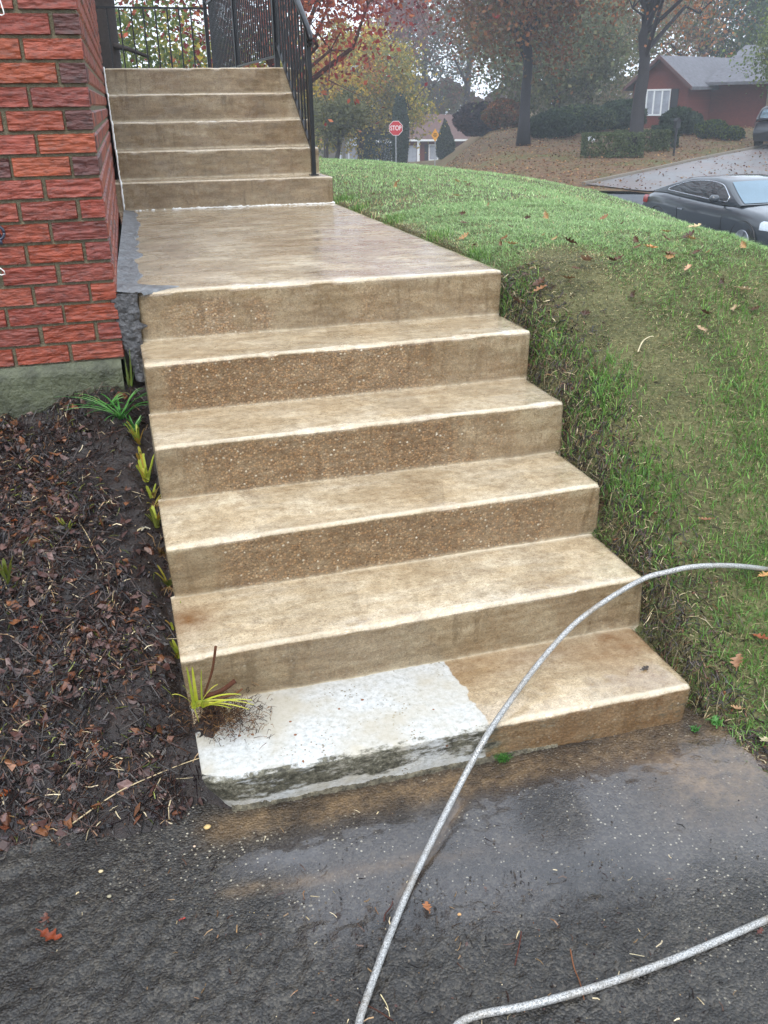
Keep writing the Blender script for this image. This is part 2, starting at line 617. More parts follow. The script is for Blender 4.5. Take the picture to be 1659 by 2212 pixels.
ys = np.concatenate([np.linspace(-5, 3, 170), np.linspace(3.05, 15.5, 110)])
tt = np.linspace(0, 1, 170) ** 1.8
YY, TT = np.meshgrid(ys, tt, indexing='ij')
X0 = np.where(YY < -1.66, 1.50 + .12 * np.clip(-1.66 - YY, 0, 9) + .03 * (fbm(P3(YY, 0, 0, 9), 3, 2) - .5), 1.5 + .022 * smooth(-1.5, -1.0, YY))
X1 = (12.6 - .68 * YY) / .73
LX = X0 + (X1 - X0) * TT
LZ = lawn_h(LX, YY) + .02 * (fbm(P3(LX, YY, 0, 8), 3, 3) - .5) - .05 * (1 - smooth(0, .06, LX - X0)) * (YY < -1.66)
tag(link('lawn', gridmesh('lawn', LX, YY, LZ), lawnground_mat()), kind='structure')


# grass blades: one mass nobody could count
def make_blades(N, xy, rng, hmin, hmax, wd, colf, lean=.5, hscale=None):
    x, y = xy
    z = lawn_h(x, y) + .02 * (fbm(P3(x, y, 0, 8), 3, 3) - .5) - .006
    h = rng.uniform(hmin, hmax, N)
    if hscale is not None: h = h * hscale
    az = rng.uniform(0, 2 * np.pi, N)
    wdir = np.stack([np.cos(az), np.sin(az), 0 * az], -1)
    la = rng.uniform(0, 2 * np.pi, N)
    lm = np.abs(rng.normal(0, lean, N)) * h
    L = np.stack([np.cos(la) * lm, np.sin(la) * lm, 0 * la], -1)
    p = np.stack([x, y, z], -1)
    ww = (wd if hasattr(wd, '__len__') else np.full(N, wd))[:, None]
    hz = np.stack([0 * h, 0 * h, h], -1)
    v0 = p - wdir * ww; v1 = p + wdir * ww
    m = p + L * .35 + hz * .55
    v2 = m - wdir * ww * .8; v3 = m + wdir * ww * .8
    t = p + L + hz * (1 - .25 * np.clip(lm / h, 0, 1.5))[:, None]
    V = np.stack([v0, v1, v2, v3, t], 1).reshape(-1, 3)
    b = (np.arange(N) * 5)[:, None]
    F = np.stack([b + [0, 1, 3], b + [0, 3, 2], b + [2, 3, 4]], 1).reshape(-1, 3)
    c = colf(x, y, rng, N)
    C = np.repeat(c, 5, 0)
    return V, F, C


GREENS = np.array([lin(c) for c in ((84, 116, 54), (100, 130, 64), (74, 104, 50), (118, 142, 78), (92, 122, 68))])
HAZY_GREENS = np.array([lin(c) for c in ((128, 150, 104), (114, 142, 92), (140, 160, 114), (104, 130, 84))])  # upper lawn greens, paled and greyed to put the mist into the colour
TANS = np.array([lin(c) for c in ((150, 136, 100), (124, 110, 78), (174, 160, 124), (98, 84, 60))])


def dead_amount(x, y):
    """how much of the turf has died back: the thin slope beside the steps"""
    n = fbm(P3(x, y, 0, 2.6), 3, 21)
    band = np.exp(-(((x - 1.83 - .06 * y) / (.17 + .06 * n)) ** 2)) * smooth(-1.3, -.8, y) * (1 - smooth(.15, .5, y)) * (.6 + .8 * n)
    band = band + .7 * np.exp(-((x - 1.50) / .12) ** 2) * smooth(.4, .9, y)
    low = smooth(.3, -.5, y) * .5
    return np.clip(band * 1.5 + low * (.55 + .9 * (n - .4)) + (n - .62) * 1.2 + .04, 0.03, .93)


def grass_col(x, y, rng, N):
    d = dead_amount(x, y)
    up = smooth(-.6, 1.2, y)
    g = GREENS[rng.integers(0, len(GREENS), N)]
    l = HAZY_GREENS[rng.integers(0, len(HAZY_GREENS), N)]
    g = g * (1 - up[:, None]) + l * up[:, None]
    t = TANS[rng.integers(0, len(TANS), N)]
    c = np.where((rng.random(N) < d)[:, None], t, g)
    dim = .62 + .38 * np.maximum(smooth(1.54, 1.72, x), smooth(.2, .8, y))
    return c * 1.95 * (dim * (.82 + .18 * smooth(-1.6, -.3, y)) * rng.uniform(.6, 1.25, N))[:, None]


rng = np.random.default_rng(4)
Vs = []; Fs = []; Cs = []; off = 0


def add_bl(res):
    global off
    V, F, C = res
    Vs.append(V); Fs.append(F + off); Cs.append(C); off += len(V)


N = 190000
x = 1.50 + 2.3 * rng.random(N) ** 1.15; y = rng.uniform(-2.6, 2.2, N)
k = np.where(y < -1.66, x > 1.53 + .12 * (-1.66 - y), True) & (rng.random(N) > .15 * dead_amount(x, y))
x, y = x[k], y[k]
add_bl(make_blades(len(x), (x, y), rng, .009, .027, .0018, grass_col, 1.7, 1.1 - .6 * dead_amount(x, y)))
N = 100000
x = 1.50 + 5.2 * rng.random(N); y = rng.uniform(1.8, 10.5, N)
k = (sval(x, y) < 8.4)
x, y = x[k], y[k]
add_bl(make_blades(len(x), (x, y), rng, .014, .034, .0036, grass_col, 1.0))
N = 60000
x = rng.uniform(3.4, 7.5, N); y = rng.uniform(-1.5, 4.2, N)
k = (sval(x, y) < 8.4)
x, y = x[k], y[k]
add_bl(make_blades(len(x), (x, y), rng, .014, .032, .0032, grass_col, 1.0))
N = 90000
x = 1.52 + 1.9 * rng.random(N) ** 1.1; y = rng.uniform(-2.4, 2.0, N)
add_bl(make_blades(N, (x, y), rng, .006, .014, .0018, lambda x, y, r, N: np.where((r.random(N) < .25 + .6 * dead_amount(x, y))[:, None], TANS[r.integers(0, 4, N)], GREENS[r.integers(0, 5, N)]) * r.uniform(.6, 1.5, N)[:, None], 3.0))
# taller unmown clumps along the concrete edge and on the lower bank
clumps = [(1.57, .05, .06, 260), (1.56, .5, .06, 200), (1.57, -.22, .06, 300), (1.62, -.34, .05, 160), (1.60, -.62, .07, 420), (1.72, -.55, .08, 520), (1.60, -.93, .07, 420),
          (1.66, -1.02, .08, 420), (1.62, -1.2, .06, 260), (2.15, -.95, .12, 700), (2.3, -.7, .12, 500), (1.9, -1.25, .12, 560), (2.05, -1.45, .12, 520), (1.72, -1.55, .1, 420),
          (1.86, -1.8, .12, 460), (1.64, -1.78, .05, 160), (2.45, -.3, .15, 400), (1.56, 1.1, .07, 200), (1.55, 1.9, .07, 240), (1.53, 2.7, .06, 240), (1.6, 3.3, .08, 260), (1.75, -.9, .1, 300)]
for cx, cy, sg, n in clumps:
    x = np.abs(rng.normal(cx, sg, n) - 1.505) + 1.525; y = rng.normal(cy, sg, n)
    add_bl(make_blades(n, (x, y), rng, .022, .062, .0021, lambda x, y, r, N: np.array([.95, 1.05, .85]) * GREENS[r.integers(0, 5, N)] * 1.4 * r.uniform(.6, 1.3, N)[:, None], .75))
# straggly roots and dead blades hanging over the edge
for cy in np.linspace(-1.75, .3, 40):
    n = 26
    x = rng.uniform(1.52, 1.60, n); y = rng.normal(cy, .05, n)
    add_bl(make_blades(n, (x, y), rng, .03, .08, .0013, lambda x, y, r, N: TANS[r.integers(0, 4, N)] * r.uniform(.35, 1.1, N)[:, None], 1.3))
me = fastmesh('lawn_grass', np.concatenate(Vs), np.concatenate(Fs), False, {'col': np.concatenate(Cs)})
tag(link('lawn_grass', me, M_GRASS), kind='stuff')

# ------------------------------------------------------------------ path and soil
xs = np.linspace(-2.2, 1.72, 330); ysp = np.linspace(-4.6, -1.30, 300)
PX, PY = np.meshgrid(xs, ysp, indexing='ij')
fine = fbm(P3(PX, PY, 0, 40), 3, 31)
bed = smooth(.10, -.45, PX + .55 * (PY + 1.9) + .25 * (fbm(P3(PX, PY, 0, 5), 3, 1) - .5))      # mud washed down from the bed
mud = np.clip(smooth(-1.95, -2.12, PY + .16 * (PX - .3) + .12 * (fbm(P3(PX, PY, 0, 7), 3, 8) - .5)) * (1 - smooth(.75, 1.25, PX)) + bed, 0, 1)
PZ = -1.146 + .010 * (fbm(P3(PX, PY, 0, 3), 3, 4) - .5) + (.005 + .022 * mud) * (fine - .5) + .014 * bed
pud = .8 * smooth(.03, .20, np.minimum(PX - .05, 9)) * smooth(-2.2, -2.0, PY + .10 * PX) * (1 - smooth(-1.78, -1.70, PY))
pud = np.clip(pud * (.35 + .65 * smooth(.3, .55, fbm(P3(PX, PY, 0, 3.2), 2, 12) + .12)), 0, 1)
pud2 = np.exp(-(((PX - .12) / .10) ** 2 + ((PY + 1.82) / .045) ** 2))
brn = np.clip(np.exp(-((PY + 1.69 + .03 * (PX - .5)) / .055) ** 2) * 1.25 * smooth(-.1, .1, PX) + 1.0 * smooth(1.05, 1.4, PX) * smooth(-2.2, -1.85, PY) + .6 * np.exp(-(((PY + 1.90 + .10 * PX + .03 * (fbm(P3(PX, 1, 0, 6), 2, 3) - .5)) / .022) ** 2)) * smooth(-.05, .05, PX) * (1 - smooth(.5, .9, PX)), 0, 1)
groove = np.exp(-(((PX - (.72 + (PY + 1.74) * 1.0)) / .018) ** 2)) * smooth(-2.1, -2.0, PY) * (1 - smooth(-1.74, -1.70, PY))  # narrow brown line alongside the hose, slightly sunk into the path
brn = np.clip(brn + groove * 1.2, 0, 1)
PZ = PZ - .004 * groove
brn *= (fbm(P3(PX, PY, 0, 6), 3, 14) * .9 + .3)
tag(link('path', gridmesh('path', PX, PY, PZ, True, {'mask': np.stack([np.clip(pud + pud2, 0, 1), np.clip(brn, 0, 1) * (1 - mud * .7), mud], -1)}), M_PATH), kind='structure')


def soil_h(x, y):
    x = np.asarray(x, float); y = np.asarray(y, float)
    z = -.335 + .50 * np.minimum(y, .02) - .10 * smooth(-.05, -.6, x) * smooth(-.9, 0, y)
    z = z - .035 * np.exp(-((x + .02) / .05) ** 2)
    z = z + .105 * np.exp(-(((x - .01) / .075) ** 2 + ((y + 1.44) / .09) ** 2)) * (.75 + .5 * fbm(P3(x, y, 0, 30), 3, 77))
    z = z - .3 * smooth(.07, .15, x)
    z = z + .05 * (fbm(P3(x, y, 0, 5), 4, 41) - .5) + .030 * (fbm(P3(x, y, 0, 26), 3, 45) - .5) * smooth(-1.7, -1.35, y)
    return np.where(y < -1.35, np.minimum(z, np.maximum(z, -1.19)), z)


xs = np.linspace(-2.2, .19, 230); yss = np.linspace(-1.95, .03, 230)
SX, SY = np.meshgrid(xs, yss, indexing='ij')
SZ = soil_h(SX, SY)
tag(link('soil_bed', gridmesh('soil_bed', SX, SY, SZ), M_SOIL), kind='structure')

# ------------------------------------------------------------------ concrete staircase
ZT = [0, -.19, -.389, -.599, -.802, -1.0]
ZB = [-.19, -.389, -.599, -.802, -1.0, -1.15]
NL = [(.012, .030), (-.004, -.333), (-.010, -.668), (-.020, -1.012), (-.024, -1.340), (-.010, -1.652)]
NR = [(1.519, .007), (1.517, -.311), (1.509, -.651), (1.508, -.975), (1.504, -1.311), (1.487, -1.656)]
BL = [(.006, .034), (-.004, -.298), (-.006, -.630), (-.010, -.975), (-.014, -1.300), (.020, -1.612)]
BR = [(1.517, .010), (1.519, -.305), (1.524, -.630), (1.528, -.950), (1.522, -1.293), (1.486, -1.640)]
UL = [(-.02 if i == 0 else .045, 3.079 + .283 * i) for i in range(5)]
UR = [(1.50 if i == 0 else 1.475, 3.01 + .02 * min(i, 1) + .29 * i) for i in range(5)]

stairs = empty('concrete_staircase', (0.75, -1.6, -1.146), 0, 'wet tan concrete staircase with a landing between two flights beside the brick wall', 'staircase')


def step_mesh(name, nl, nr, bl, br, zt, zb, yback, k, res=.0085, upper=False, zlow=None):
    """a cast step: riser, rounded nose and tread, with worn edges"""
    zlow = zb - .03 if zlow is None else zlow
    rn = .011
    H = zt - zb
    nrz = max(6, int(H / res))
    prof = []      # (t: 0 base,1 nose ; extra y offset ; z ; kind)
    prof.append(('base', 0, zlow, 0, 0))
    for i in range(nrz + 1):
        f = i / nrz
        prof.append(('mixy', f, zb + (H - rn) * f, 0, 0))
    for q in (22, 45, 68, 90):
        qa = math.radians(q)
        prof.append(('nose', rn * (1 - math.cos(qa)), zt - rn + rn * math.sin(qa), 1, q / 90))
    back = yback
    L = back - (nl[1] + nr[1]) / 2
    ntr = max(6, int(L / (res * 1.5))) if L < .6 else 90
    for i in range(1, ntr + 1):
        prof.append(('tread', i / ntr, zt, 2, 1))
    wid = nr[0] - nl[0]
    nx = int(wid / res)
    s = np.linspace(0, 1, nx + 1)
    X = []; Y = []; Z = []; K = []
    yN = nl[1] + (nr[1] - nl[1]) * s; yB = bl[1] + (br[1] - bl[1]) * s
    xN0, xB0 = nl[0], bl[0]
    wob = .006 * (fbm(P3(s * wid * 3, k * 7.3, 0), 3, 51) - .5)
    for kind, a_, z, t, q in prof:
        if kind == 'base': y = yB; xl, xr = bl[0], br[0]
        elif kind == 'mixy':
            y = yB + (yN - yB) * a_; xl = bl[0] + (nl[0] - bl[0]) * a_; xr = br[0] + (nr[0] - br[0]) * a_
        elif kind == 'nose': y = yN + a_; xl, xr = nl[0], nr[0]
        else:
            y0 = yN + rn; y = y0 + (back - y0) * a_; xl, xr = nl[0], nr[0]
        Y.append(y + wob); X.append(xl + (xr - xl) * s); Z.append(np.full_like(s, z)); K.append(np.full_like(s, t))
    X = np.array(X); Y = np.array(Y); Z = np.array(Z); K = np.array(K)
    ridx = np.array([1 if p[3] == 0 else 0 for p in prof])[:, None] * np.ones_like(s)
    P = np.stack([X, Y, Z], -1)
    low = fbm(P * 6, 3, 60 + k) - .5
    hi = fbm(P * 55, 3, 70 + k) - .5
    rough_amp = .0012 if upper else .0022
    # rounding towards the two ends
    endf = np.exp(-((s * wid) / .012) ** 2) + np.exp(-(((1 - s) * wid) / .012) ** 2)
    isn = (K == 1)
    chip = np.clip(fbm(P3(X * (9 if k != 5 else 16), k * 3.1, 0), 4, 81) - np.where((k == 5) & (X < .86), .40, .60), 0, 1) * np.where((k == 5) & (X < .86), .085, .10)
    depth = np.where(K == 0, .010 * low + rough_amp * 2 * hi, 0) + 0
    Y = Y + depth + np.where(isn, chip * .5, 0) + np.where(K == 1, .006 * endf, 0) + np.where(ridx > 0, .004 * endf, 0)
    Z = Z + np.where(K >= 1, (.002 if k == 0 else .005) * low + rough_amp * (.25 if k == 0 else 1) * hi, 0) * (1 - .5 * (K == 1)) - np.where(isn, chip * .6, 0) - np.where(K >= 1, .004 * endf, 0)
    Z[0] = zlow
    if k == 5 and not upper:
        low_ = smooth(zb + .11, zb, Z) * (K == 0)
        X = X + .026 * low_ * np.exp(-(s * wid / .10)); Y = Y + .03 * np.exp(-(s * wid / .03)) * (K <= 1)
    # masks
    ht = np.clip((Z - zb) / H, 0, 1)
    isr = (K == 0).astype(float)
    n5 = fbm(P * 4, 4, 90 + k)
    agg = np.zeros_like(X); white = np.zeros_like(X); moss = np.zeros_like(X); stain = np.zeros_like(X)
    if not upper:
        if k == 0:
            agg = isr * (np.exp(-((X - .52) / .38) ** 2)) * smooth(.95, .6, ht) * 1.05 * smooth(.35, .5, n5) + .12 * isr
            stain += (K == 2) * .34 * smooth(.40, .62, fbm(P3(X, Y * 1.0, 0, 2.2), 4, 17)) * (1 - smooth(1.0, 1.5, X)) + 0
            agg += (K == 2) * .75 * np.exp(-(((X - .24) / .16) ** 2 + ((Y - 1.1) / .7) ** 2)) * smooth(.42, .58, n5)
        elif k == 1:
            agg = isr * smooth(.03, .10, X) * (1 - smooth(.85, 1.25, X)) * smooth(1.0, .9, ht) + isr * .25 * smooth(.45, .55, n5)
        elif k == 2:
            agg = isr * (.42 + .6 * smooth(.42, .58, n5)) * smooth(.02, .12, X) * (1 - smooth(1.15, 1.45, X)) * smooth(1, .85, ht)
        elif k == 3:
            agg = isr * smooth(.10, .2, X) * (1 - smooth(1.25, 1.45, X) * .7) * smooth(1, .88, ht) * .95
        elif k == 4:
            agg = isr * .18 * smooth(.45, .6, n5)
            stain = (K == 2) * (np.exp(-(((X - .02) / .09) ** 2 + ((Y + 1.12) / .09) ** 2)) * 1.0)
        elif k == 5:
            edge = .81 + .035 * (fbm(P3(X * 0 + Y * 24, 3, 0), 3, 7) - .5)
            white = (1 - smooth(edge - .02, edge + .02, X)) * np.where(K == 0, .9, 1.0)
            white *= 1 - .9 * np.exp(-(((X - .05) / .12) ** 2 + ((Y + 1.36) / .06) ** 2)) * (K == 2)
            moss = np.where(K == 1, .75, isr) * (1 - smooth(.82, .95, X)) * smooth(.15, .38, ht + .25 * (fbm(P3(X * 14, 0, Z * 20), 3, 6) - .5)) * (1.05 - .6 * smooth(.3, .7, fbm(P * 9, 3, 5)) * smooth(.3, .8, X))
            moss += isr * smooth(.84, .9, X) * .58 * smooth(.45, .6, fbm(P * 11, 3, 5))
            stain = isr * smooth(.78, .95, X) * (.05 + .35 * smooth(.4, .6, n5)) + (K == 2) * smooth(.7, .8, X) * np.exp(-((Y + 1.36) / .10) ** 2) * .55
            stain += (K == 2) * smooth(1.1, 1.45, X) * .5 * smooth(.4, .6, n5)
            agg = isr * .5
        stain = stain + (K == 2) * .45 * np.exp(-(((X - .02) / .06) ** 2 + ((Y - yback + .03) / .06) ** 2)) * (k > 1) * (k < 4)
    else:
        agg = isr * .10 * smooth(.5, .6, n5)
        stain = isr * .12 * smooth(.45, .65, n5)
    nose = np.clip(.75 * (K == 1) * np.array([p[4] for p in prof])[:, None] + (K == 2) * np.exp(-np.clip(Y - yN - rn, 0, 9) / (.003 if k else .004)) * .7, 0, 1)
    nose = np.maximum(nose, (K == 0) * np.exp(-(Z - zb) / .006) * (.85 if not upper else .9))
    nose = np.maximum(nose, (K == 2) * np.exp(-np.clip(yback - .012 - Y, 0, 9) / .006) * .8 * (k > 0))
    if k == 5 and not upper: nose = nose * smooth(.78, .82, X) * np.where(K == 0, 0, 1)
    rows, colsn = X.shape
    V = np.stack([X, Y, Z], -1).reshape(-1, 3)
    idx = np.arange(rows * colsn).reshape(rows, colsn)
    F = np.stack([idx[:-1, :-1], idx[:-1, 1:], idx[1:, 1:], idx[1:, :-1]], -1).reshape(-1, 4)
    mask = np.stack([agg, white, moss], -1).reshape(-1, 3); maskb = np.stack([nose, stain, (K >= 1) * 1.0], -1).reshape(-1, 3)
    # ends, back and bottom as separate simple faces
    V2 = V.tolist(); F2 = F.tolist()
    b0 = len(V2)
    V2 += [[nl[0], back, zlow], [nr[0], back, zlow]]
    left = [int(i) for i in idx[:, 0]]; right = [int(i) for i in idx[:, -1]]
    F2.append(left[::1] + [b0])
    F2.append((right[::1] + [b0 + 1])[::-1])
    F2.append([int(i) for i in idx[-1, ::-1]] + [b0, b0 + 1][0:2])
    F2.append([int(i) for i in idx[0, :]] + [b0 + 1, b0])
    me = bpy.data.meshes.new(name)
    me.from_pydata(V2, [], F2)
    sm = np.zeros(len(F2), bool); sm[:len(F)] = True
    me.polygons.foreach_set('use_smooth', sm)
    for nme, arr in (('mask', mask), ('maskb', maskb)):
        at_ = me.color_attributes.new(nme, 'FLOAT_COLOR', 'POINT')
        arr = np.concatenate([arr, np.zeros((2, 3))], 0)
        at_.data.foreach_set('color', np.concatenate([np.clip(arr, 0, 1), np.ones((len(arr), 1))], 1).astype(np.float32).ravel())
    me.update()
    return me


def child_at(name, me, mats, parent):
    """mesh in world coordinates under a parent that sits at its own place"""
    o = link(name, me, mats, parent)
    o.matrix_parent_inverse = Matrix.Translation(-Vector(parent.location))
    return o


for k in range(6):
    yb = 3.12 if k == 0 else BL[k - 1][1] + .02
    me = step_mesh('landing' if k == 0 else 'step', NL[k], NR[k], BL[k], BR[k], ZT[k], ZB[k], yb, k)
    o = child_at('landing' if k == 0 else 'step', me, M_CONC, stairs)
    if k == 5: o['label'] = 'bottom step, its left half still unwashed and white with a mossy crumbling face'
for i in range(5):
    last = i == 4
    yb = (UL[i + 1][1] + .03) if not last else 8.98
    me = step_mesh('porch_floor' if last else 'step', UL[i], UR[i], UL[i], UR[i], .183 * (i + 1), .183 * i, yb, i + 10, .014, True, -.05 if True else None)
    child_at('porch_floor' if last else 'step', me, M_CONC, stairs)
b = MB()
b.box(.05, 1.46, 4.35, 8.95, -2.2, .72)
o = b.build('porch_base', M_MORTAR, stairs); o.matrix_parent_inverse = Matrix.Translation(-Vector(stairs.location))

# broken strip of old cement along the foot of the bottom riser
random.seed(5)
b = MB()
b.col = (.4, .36, .28)
xx = np.linspace(.06, 1.05, 140)
V = []; F = []
for j, q in enumerate(xx):
    yb = BL[5][1] + (BR[5][1] - BL[5][1]) * q / 1.5
    wq = .003 + .012 * fbm(P3(q * 6, 1, 0), 3, 3)
    hq = .006 + .022 * float(fbm(P3(q * 14, 5, 0), 3, 3))
    for dy, z in ((.03, -1.10), (.0, -1.146 + hq), (-wq * .7, -1.146 + hq * .8), (-wq, -1.17)):
        V.append((q, yb + dy + .004 * random.uniform(-1, 1), z + .003 * random.uniform(-1, 1)))
for j in range(len(xx) - 1):
    for t in range(3):
        F.append((j * 4 + t, j * 4 + t + 1, j * 4 + 5 + t, j * 4 + 4 + t))
b.add(V, F)
o = b.build('cement_lip', simple('old_cement', lin((104, 98, 82)), .8, var=.8, sc=34, bump=1), stairs, False)
o.matrix_parent_inverse = Matrix.Translation(-Vector(stairs.location))

# white caulk where the flight meets the wall, and along the first upper riser
b = MB()
pts = []
for i in range(5):
    xw = .050
    pts += [(xw, UL[i][1] - .004, .183 * i + .006), (xw, UL[i][1] - .006, .183 * (i + 1) + .004)]
pts.append((.055, 4.9, .92))
pp = []
for p_, q_ in zip(pts[:-1], pts[1:]):
    for t in np.linspace(0, 1, 12)[:-1]:
        v = Vector(p_).lerp(Vector(q_), t); pp.append(v + Vector((random.uniform(-.0015, .0015),) * 3))
b.tube(pp, [random.uniform(.0045, .0085) for _ in pp], 6)
pp = [Vector((.12 + t * 1.39, UL[0][1] - .004 + (UR[0][1] - UL[0][1]) * t, .003 + random.uniform(-.002, .003))) for t in np.linspace(0, 1, 120)]
b.tube(pp, [max(.001, random.uniform(-.002, .008)) + .003 * (i > 20) for i, _ in enumerate(pp)], 6)
o = b.build('caulk_bead', M_CAULK, stairs, True); o.matrix_parent_inverse = Matrix.Translation(-Vector(stairs.location))

# grey mortar strip between landing and wall, and its dark run down the front
X, Y = np.meshgrid(np.linspace(0, 1, 30), np.linspace(.005, 3.06, 150), indexing='ij')
xr = .035 + .09 * smooth(.2, 3.0, Y) + .075 * (fbm(P3(Y * 7, 2, 0), 4, 6) - .5) + .16 * np.exp(-((Y - .10) / .05) ** 2)
xl = -.075 + .04 * Y
MX = xl + (xr - xl) * X
MZ = .004 + .012 * (1 - X) ** 2 + .004 * (fbm(P3(MX, Y, 0, 30), 3, 6) - .5) - .012 * smooth(.93, 1, X)
o = child_at('mortar_strip', gridmesh('mortar_strip', MX, Y, MZ), M_PATCH, stairs)
X, Z = np.meshgrid(np.linspace(0, 1, 50), np.linspace(-.34, .008, 150), indexing='ij')
xl = -.095 - .16 * Z * smooth(0, -.3, Z) + .022 * (fbm(P3(Z * 30, 1, 0), 4, 3) - .5); xr = .008 + .012 * (fbm(P3(Z * 25, 4, 0), 3, 3) - .5) + .03 * np.exp(-((Z + .125) / .010) ** 2)
MX = xl + (xr - xl) * X
MY = .010 - .022 * np.sin(X * np.pi) ** .5 + .018 * (fbm(P3(MX, 0, Z, 45), 3, 3) - .5)
o = child_at('mortar_smear', gridmesh('mortar_smear', MX, MY, Z), M_PATCHD, stairs)
o['label'] = 'dark rough mortar smear plugging the gap at the front corner of the landing'

# ------------------------------------------------------------------ brick house wall
house = empty('brick_house', (-3.0, 3.0, -.5), 0, 'red rough-faced brick house wall with pale mortar joints rising beside the steps', 'house')
BC = [lin(c) for c in ((150, 74, 54), (156, 82, 64), (142, 68, 56), (160, 84, 58), (136, 70, 60), (126, 64, 58), (94, 58, 58), (148, 70, 48), (152, 78, 66), (144, 74, 58), (150, 76, 60))]
rngb = np.random.default_rng(11)
bV = []; bF = []; bC = []; boff = 0


def brick(O, U, Wn, L, H, nx, nz, c, amp=.005):
    """rough face brick: O corner, U along, Wn outward; face bulges by 11 mm from the joint plane"""
    global boff
    i = np.linspace(0, 1, nx + 1); j = np.linspace(0, 1, nz + 1)
    I, J = np.meshgrid(i, j, indexing='ij')
    e = np.minimum(np.minimum(I * L, (1 - I) * L), np.minimum(J * H, (1 - J) * H))
    sd = rngb.integers(0, 99999)
    q = np.stack([I * L * 22, J * H * 75, np.full_like(I, sd * .37)], -1)
    dsp = (fbm(q, 4, 5) - .5) * 2 * amp
    rid = fbm(np.stack([I * L * 9, J * H * 150, np.full_like(I, sd * .37)], -1), 3, 8)
    out = np.where(e < 1e-6, -.012, (.006 if amp > .004 else .002) + dsp + (rid - .5) * amp * .8)
    jit = (rngb.random(I.shape) - .5) * .003 * (e < 1e-6)
    P = O + U * (I * L + jit)[..., None] + np.array([0, 0, 1.0]) * (J * H + jit)[..., None] + Wn * out[..., None]
    n, m = I.shape
    ix = np.arange(n * m).reshape(n, m) + boff
    F = np.stack([ix[:-1, :-1], ix[1:, :-1], ix[1:, 1:], ix[:-1, 1:]], -1).reshape(-1, 4)
    bV.append(P.reshape(-1, 3)); bF.append(F)
    tone = fbm(q * .25, 2, 9)[..., None]
    cc = np.array(c) * (.75 + .5 * tone)
    bC.append(cc.reshape(-1, 3)); boff += n * m


COURSE, JN, BLN = .0745, .0088, .2025
corner = np.array([-.068, .0, 0.0])
far_c = np.array([.050, 4.60, 0.0])
Us = (far_c - corner); lenS = np.linalg.norm(Us); Us = Us / lenS
Ns = np.array([Us[1], -Us[0], 0.0])
zb0 = -.247
nc = int((3.0 - zb0) / COURSE)
for r_ in range(nc):
    z = zb0 + r_ * COURSE + JN
    offx = 0 if r_ % 2 == 0 else -.105
    x = 0.0
    first = BLN - JN if r_ % 2 == 0 else .088
    # front face, going left
    fine_ = z < 1.35
    while x < (1.9 if fine_ else 1.0):
        L = first if x == 0 else BLN - JN
        c = BC[rngb.integers(0, len(BC))]
        if c is BC[6] and rngb.random() < .5: c = BC[0]
        if r_ % 2 == 1 and x == 0 and z > .3: c = BC[6] if rngb.random() < .5 else BC[5]
        vis = x < .7 and fine_
        L2 = L + rngb.uniform(-.004, .004)
        brick(corner + np.array([-x - L2, -0.0, z + rngb.uniform(-.001, .001)]), np.array([1.0, 0, 0]), np.array([0, -1.0, 0]), L2, COURSE - JN, 50 if vis else 6, 22 if vis else 3, c)
        x += L + JN
    if z > .0 - .1:
        y = 0.0; first = True
        while y < lenS - .02:
            L = (.088 if r_ % 2 == 0 else BLN - JN) if first else BLN - JN
            L = min(L, lenS - y)
            if z > -.05:
                brick(corner + Us * y + np.array([0, 0, z]), Us, Ns, L, COURSE - JN, 16, 6, BC[rngb.integers(0, len(BC))], .0015)
            y += L + JN; first = False
V = np.concatenate(bV); F = np.concatenate(bF); C = np.concatenate(bC)
# mortar body
mb = MB()
ci = .006
mb.add([(-7, ci, zb0 - .0), (corner[0] - ci, ci, zb0), (far_c[0] - ci, far_c[1], zb0), (-7, far_c[1] + 4, zb0), (far_c[0] - ci, far_c[1] + 4, zb0),
        (-7, ci, 3.3), (corner[0] - ci, ci, 3.3), (far_c[0] - ci, far_c[1], 3.3), (-7, far_c[1] + 4, 3.3), (far_c[0] - ci, far_c[1] + 4, 3.3)],
       [(0, 1, 6, 5), (1, 2, 7, 6), (2, 4, 9, 7), (4, 3, 8, 9), (3, 0, 5, 8), (5, 6, 7, 9, 8), (0, 3, 4, 2, 1)])
nv = len(V)
allV = V.tolist() + [list(p) for p in mb.v]
allF = F.tolist() + [tuple(nv + i for i in f) for f in mb.f]
me = bpy.data.meshes.new('brickwork')
me.from_pydata(allV, [], allF)
mi = np.zeros(len(allF), np.int32); mi[len(F):] = 1
me.polygons.foreach_set('material_index', mi)
at_ = me.color_attributes.new('col', 'FLOAT_COLOR', 'POINT')
cc = np.ones((len(allV), 4), np.float32); cc[:nv, :3] = C
at_.data.foreach_set('color', cc.ravel())
me.update()
child_at('brickwork', me, [M_BRICK, M_MORTAR], house)
# parged foundation
X, Z = np.meshgrid(np.linspace(-7, -.085, 260), np.linspace(-1.3, zb0 + .004, 70), indexing='ij')
Yf = .0 + .010 * (fbm(P3(X, 0, Z, 9), 4, 3) - .5) - .022 + .02 * smooth(-.03, 0, Z - zb0)
child_at('foundation', gridmesh('foundation', X, Yf, Z), M_PARGE, house)
b = MB(); b.box(-7, -.09, .0, 4.6, -1.4, zb0 - .002)
o = b.build('footing', M_PARGE, house); o.matrix_parent_inverse = Matrix.Translation(-Vector(house.location))

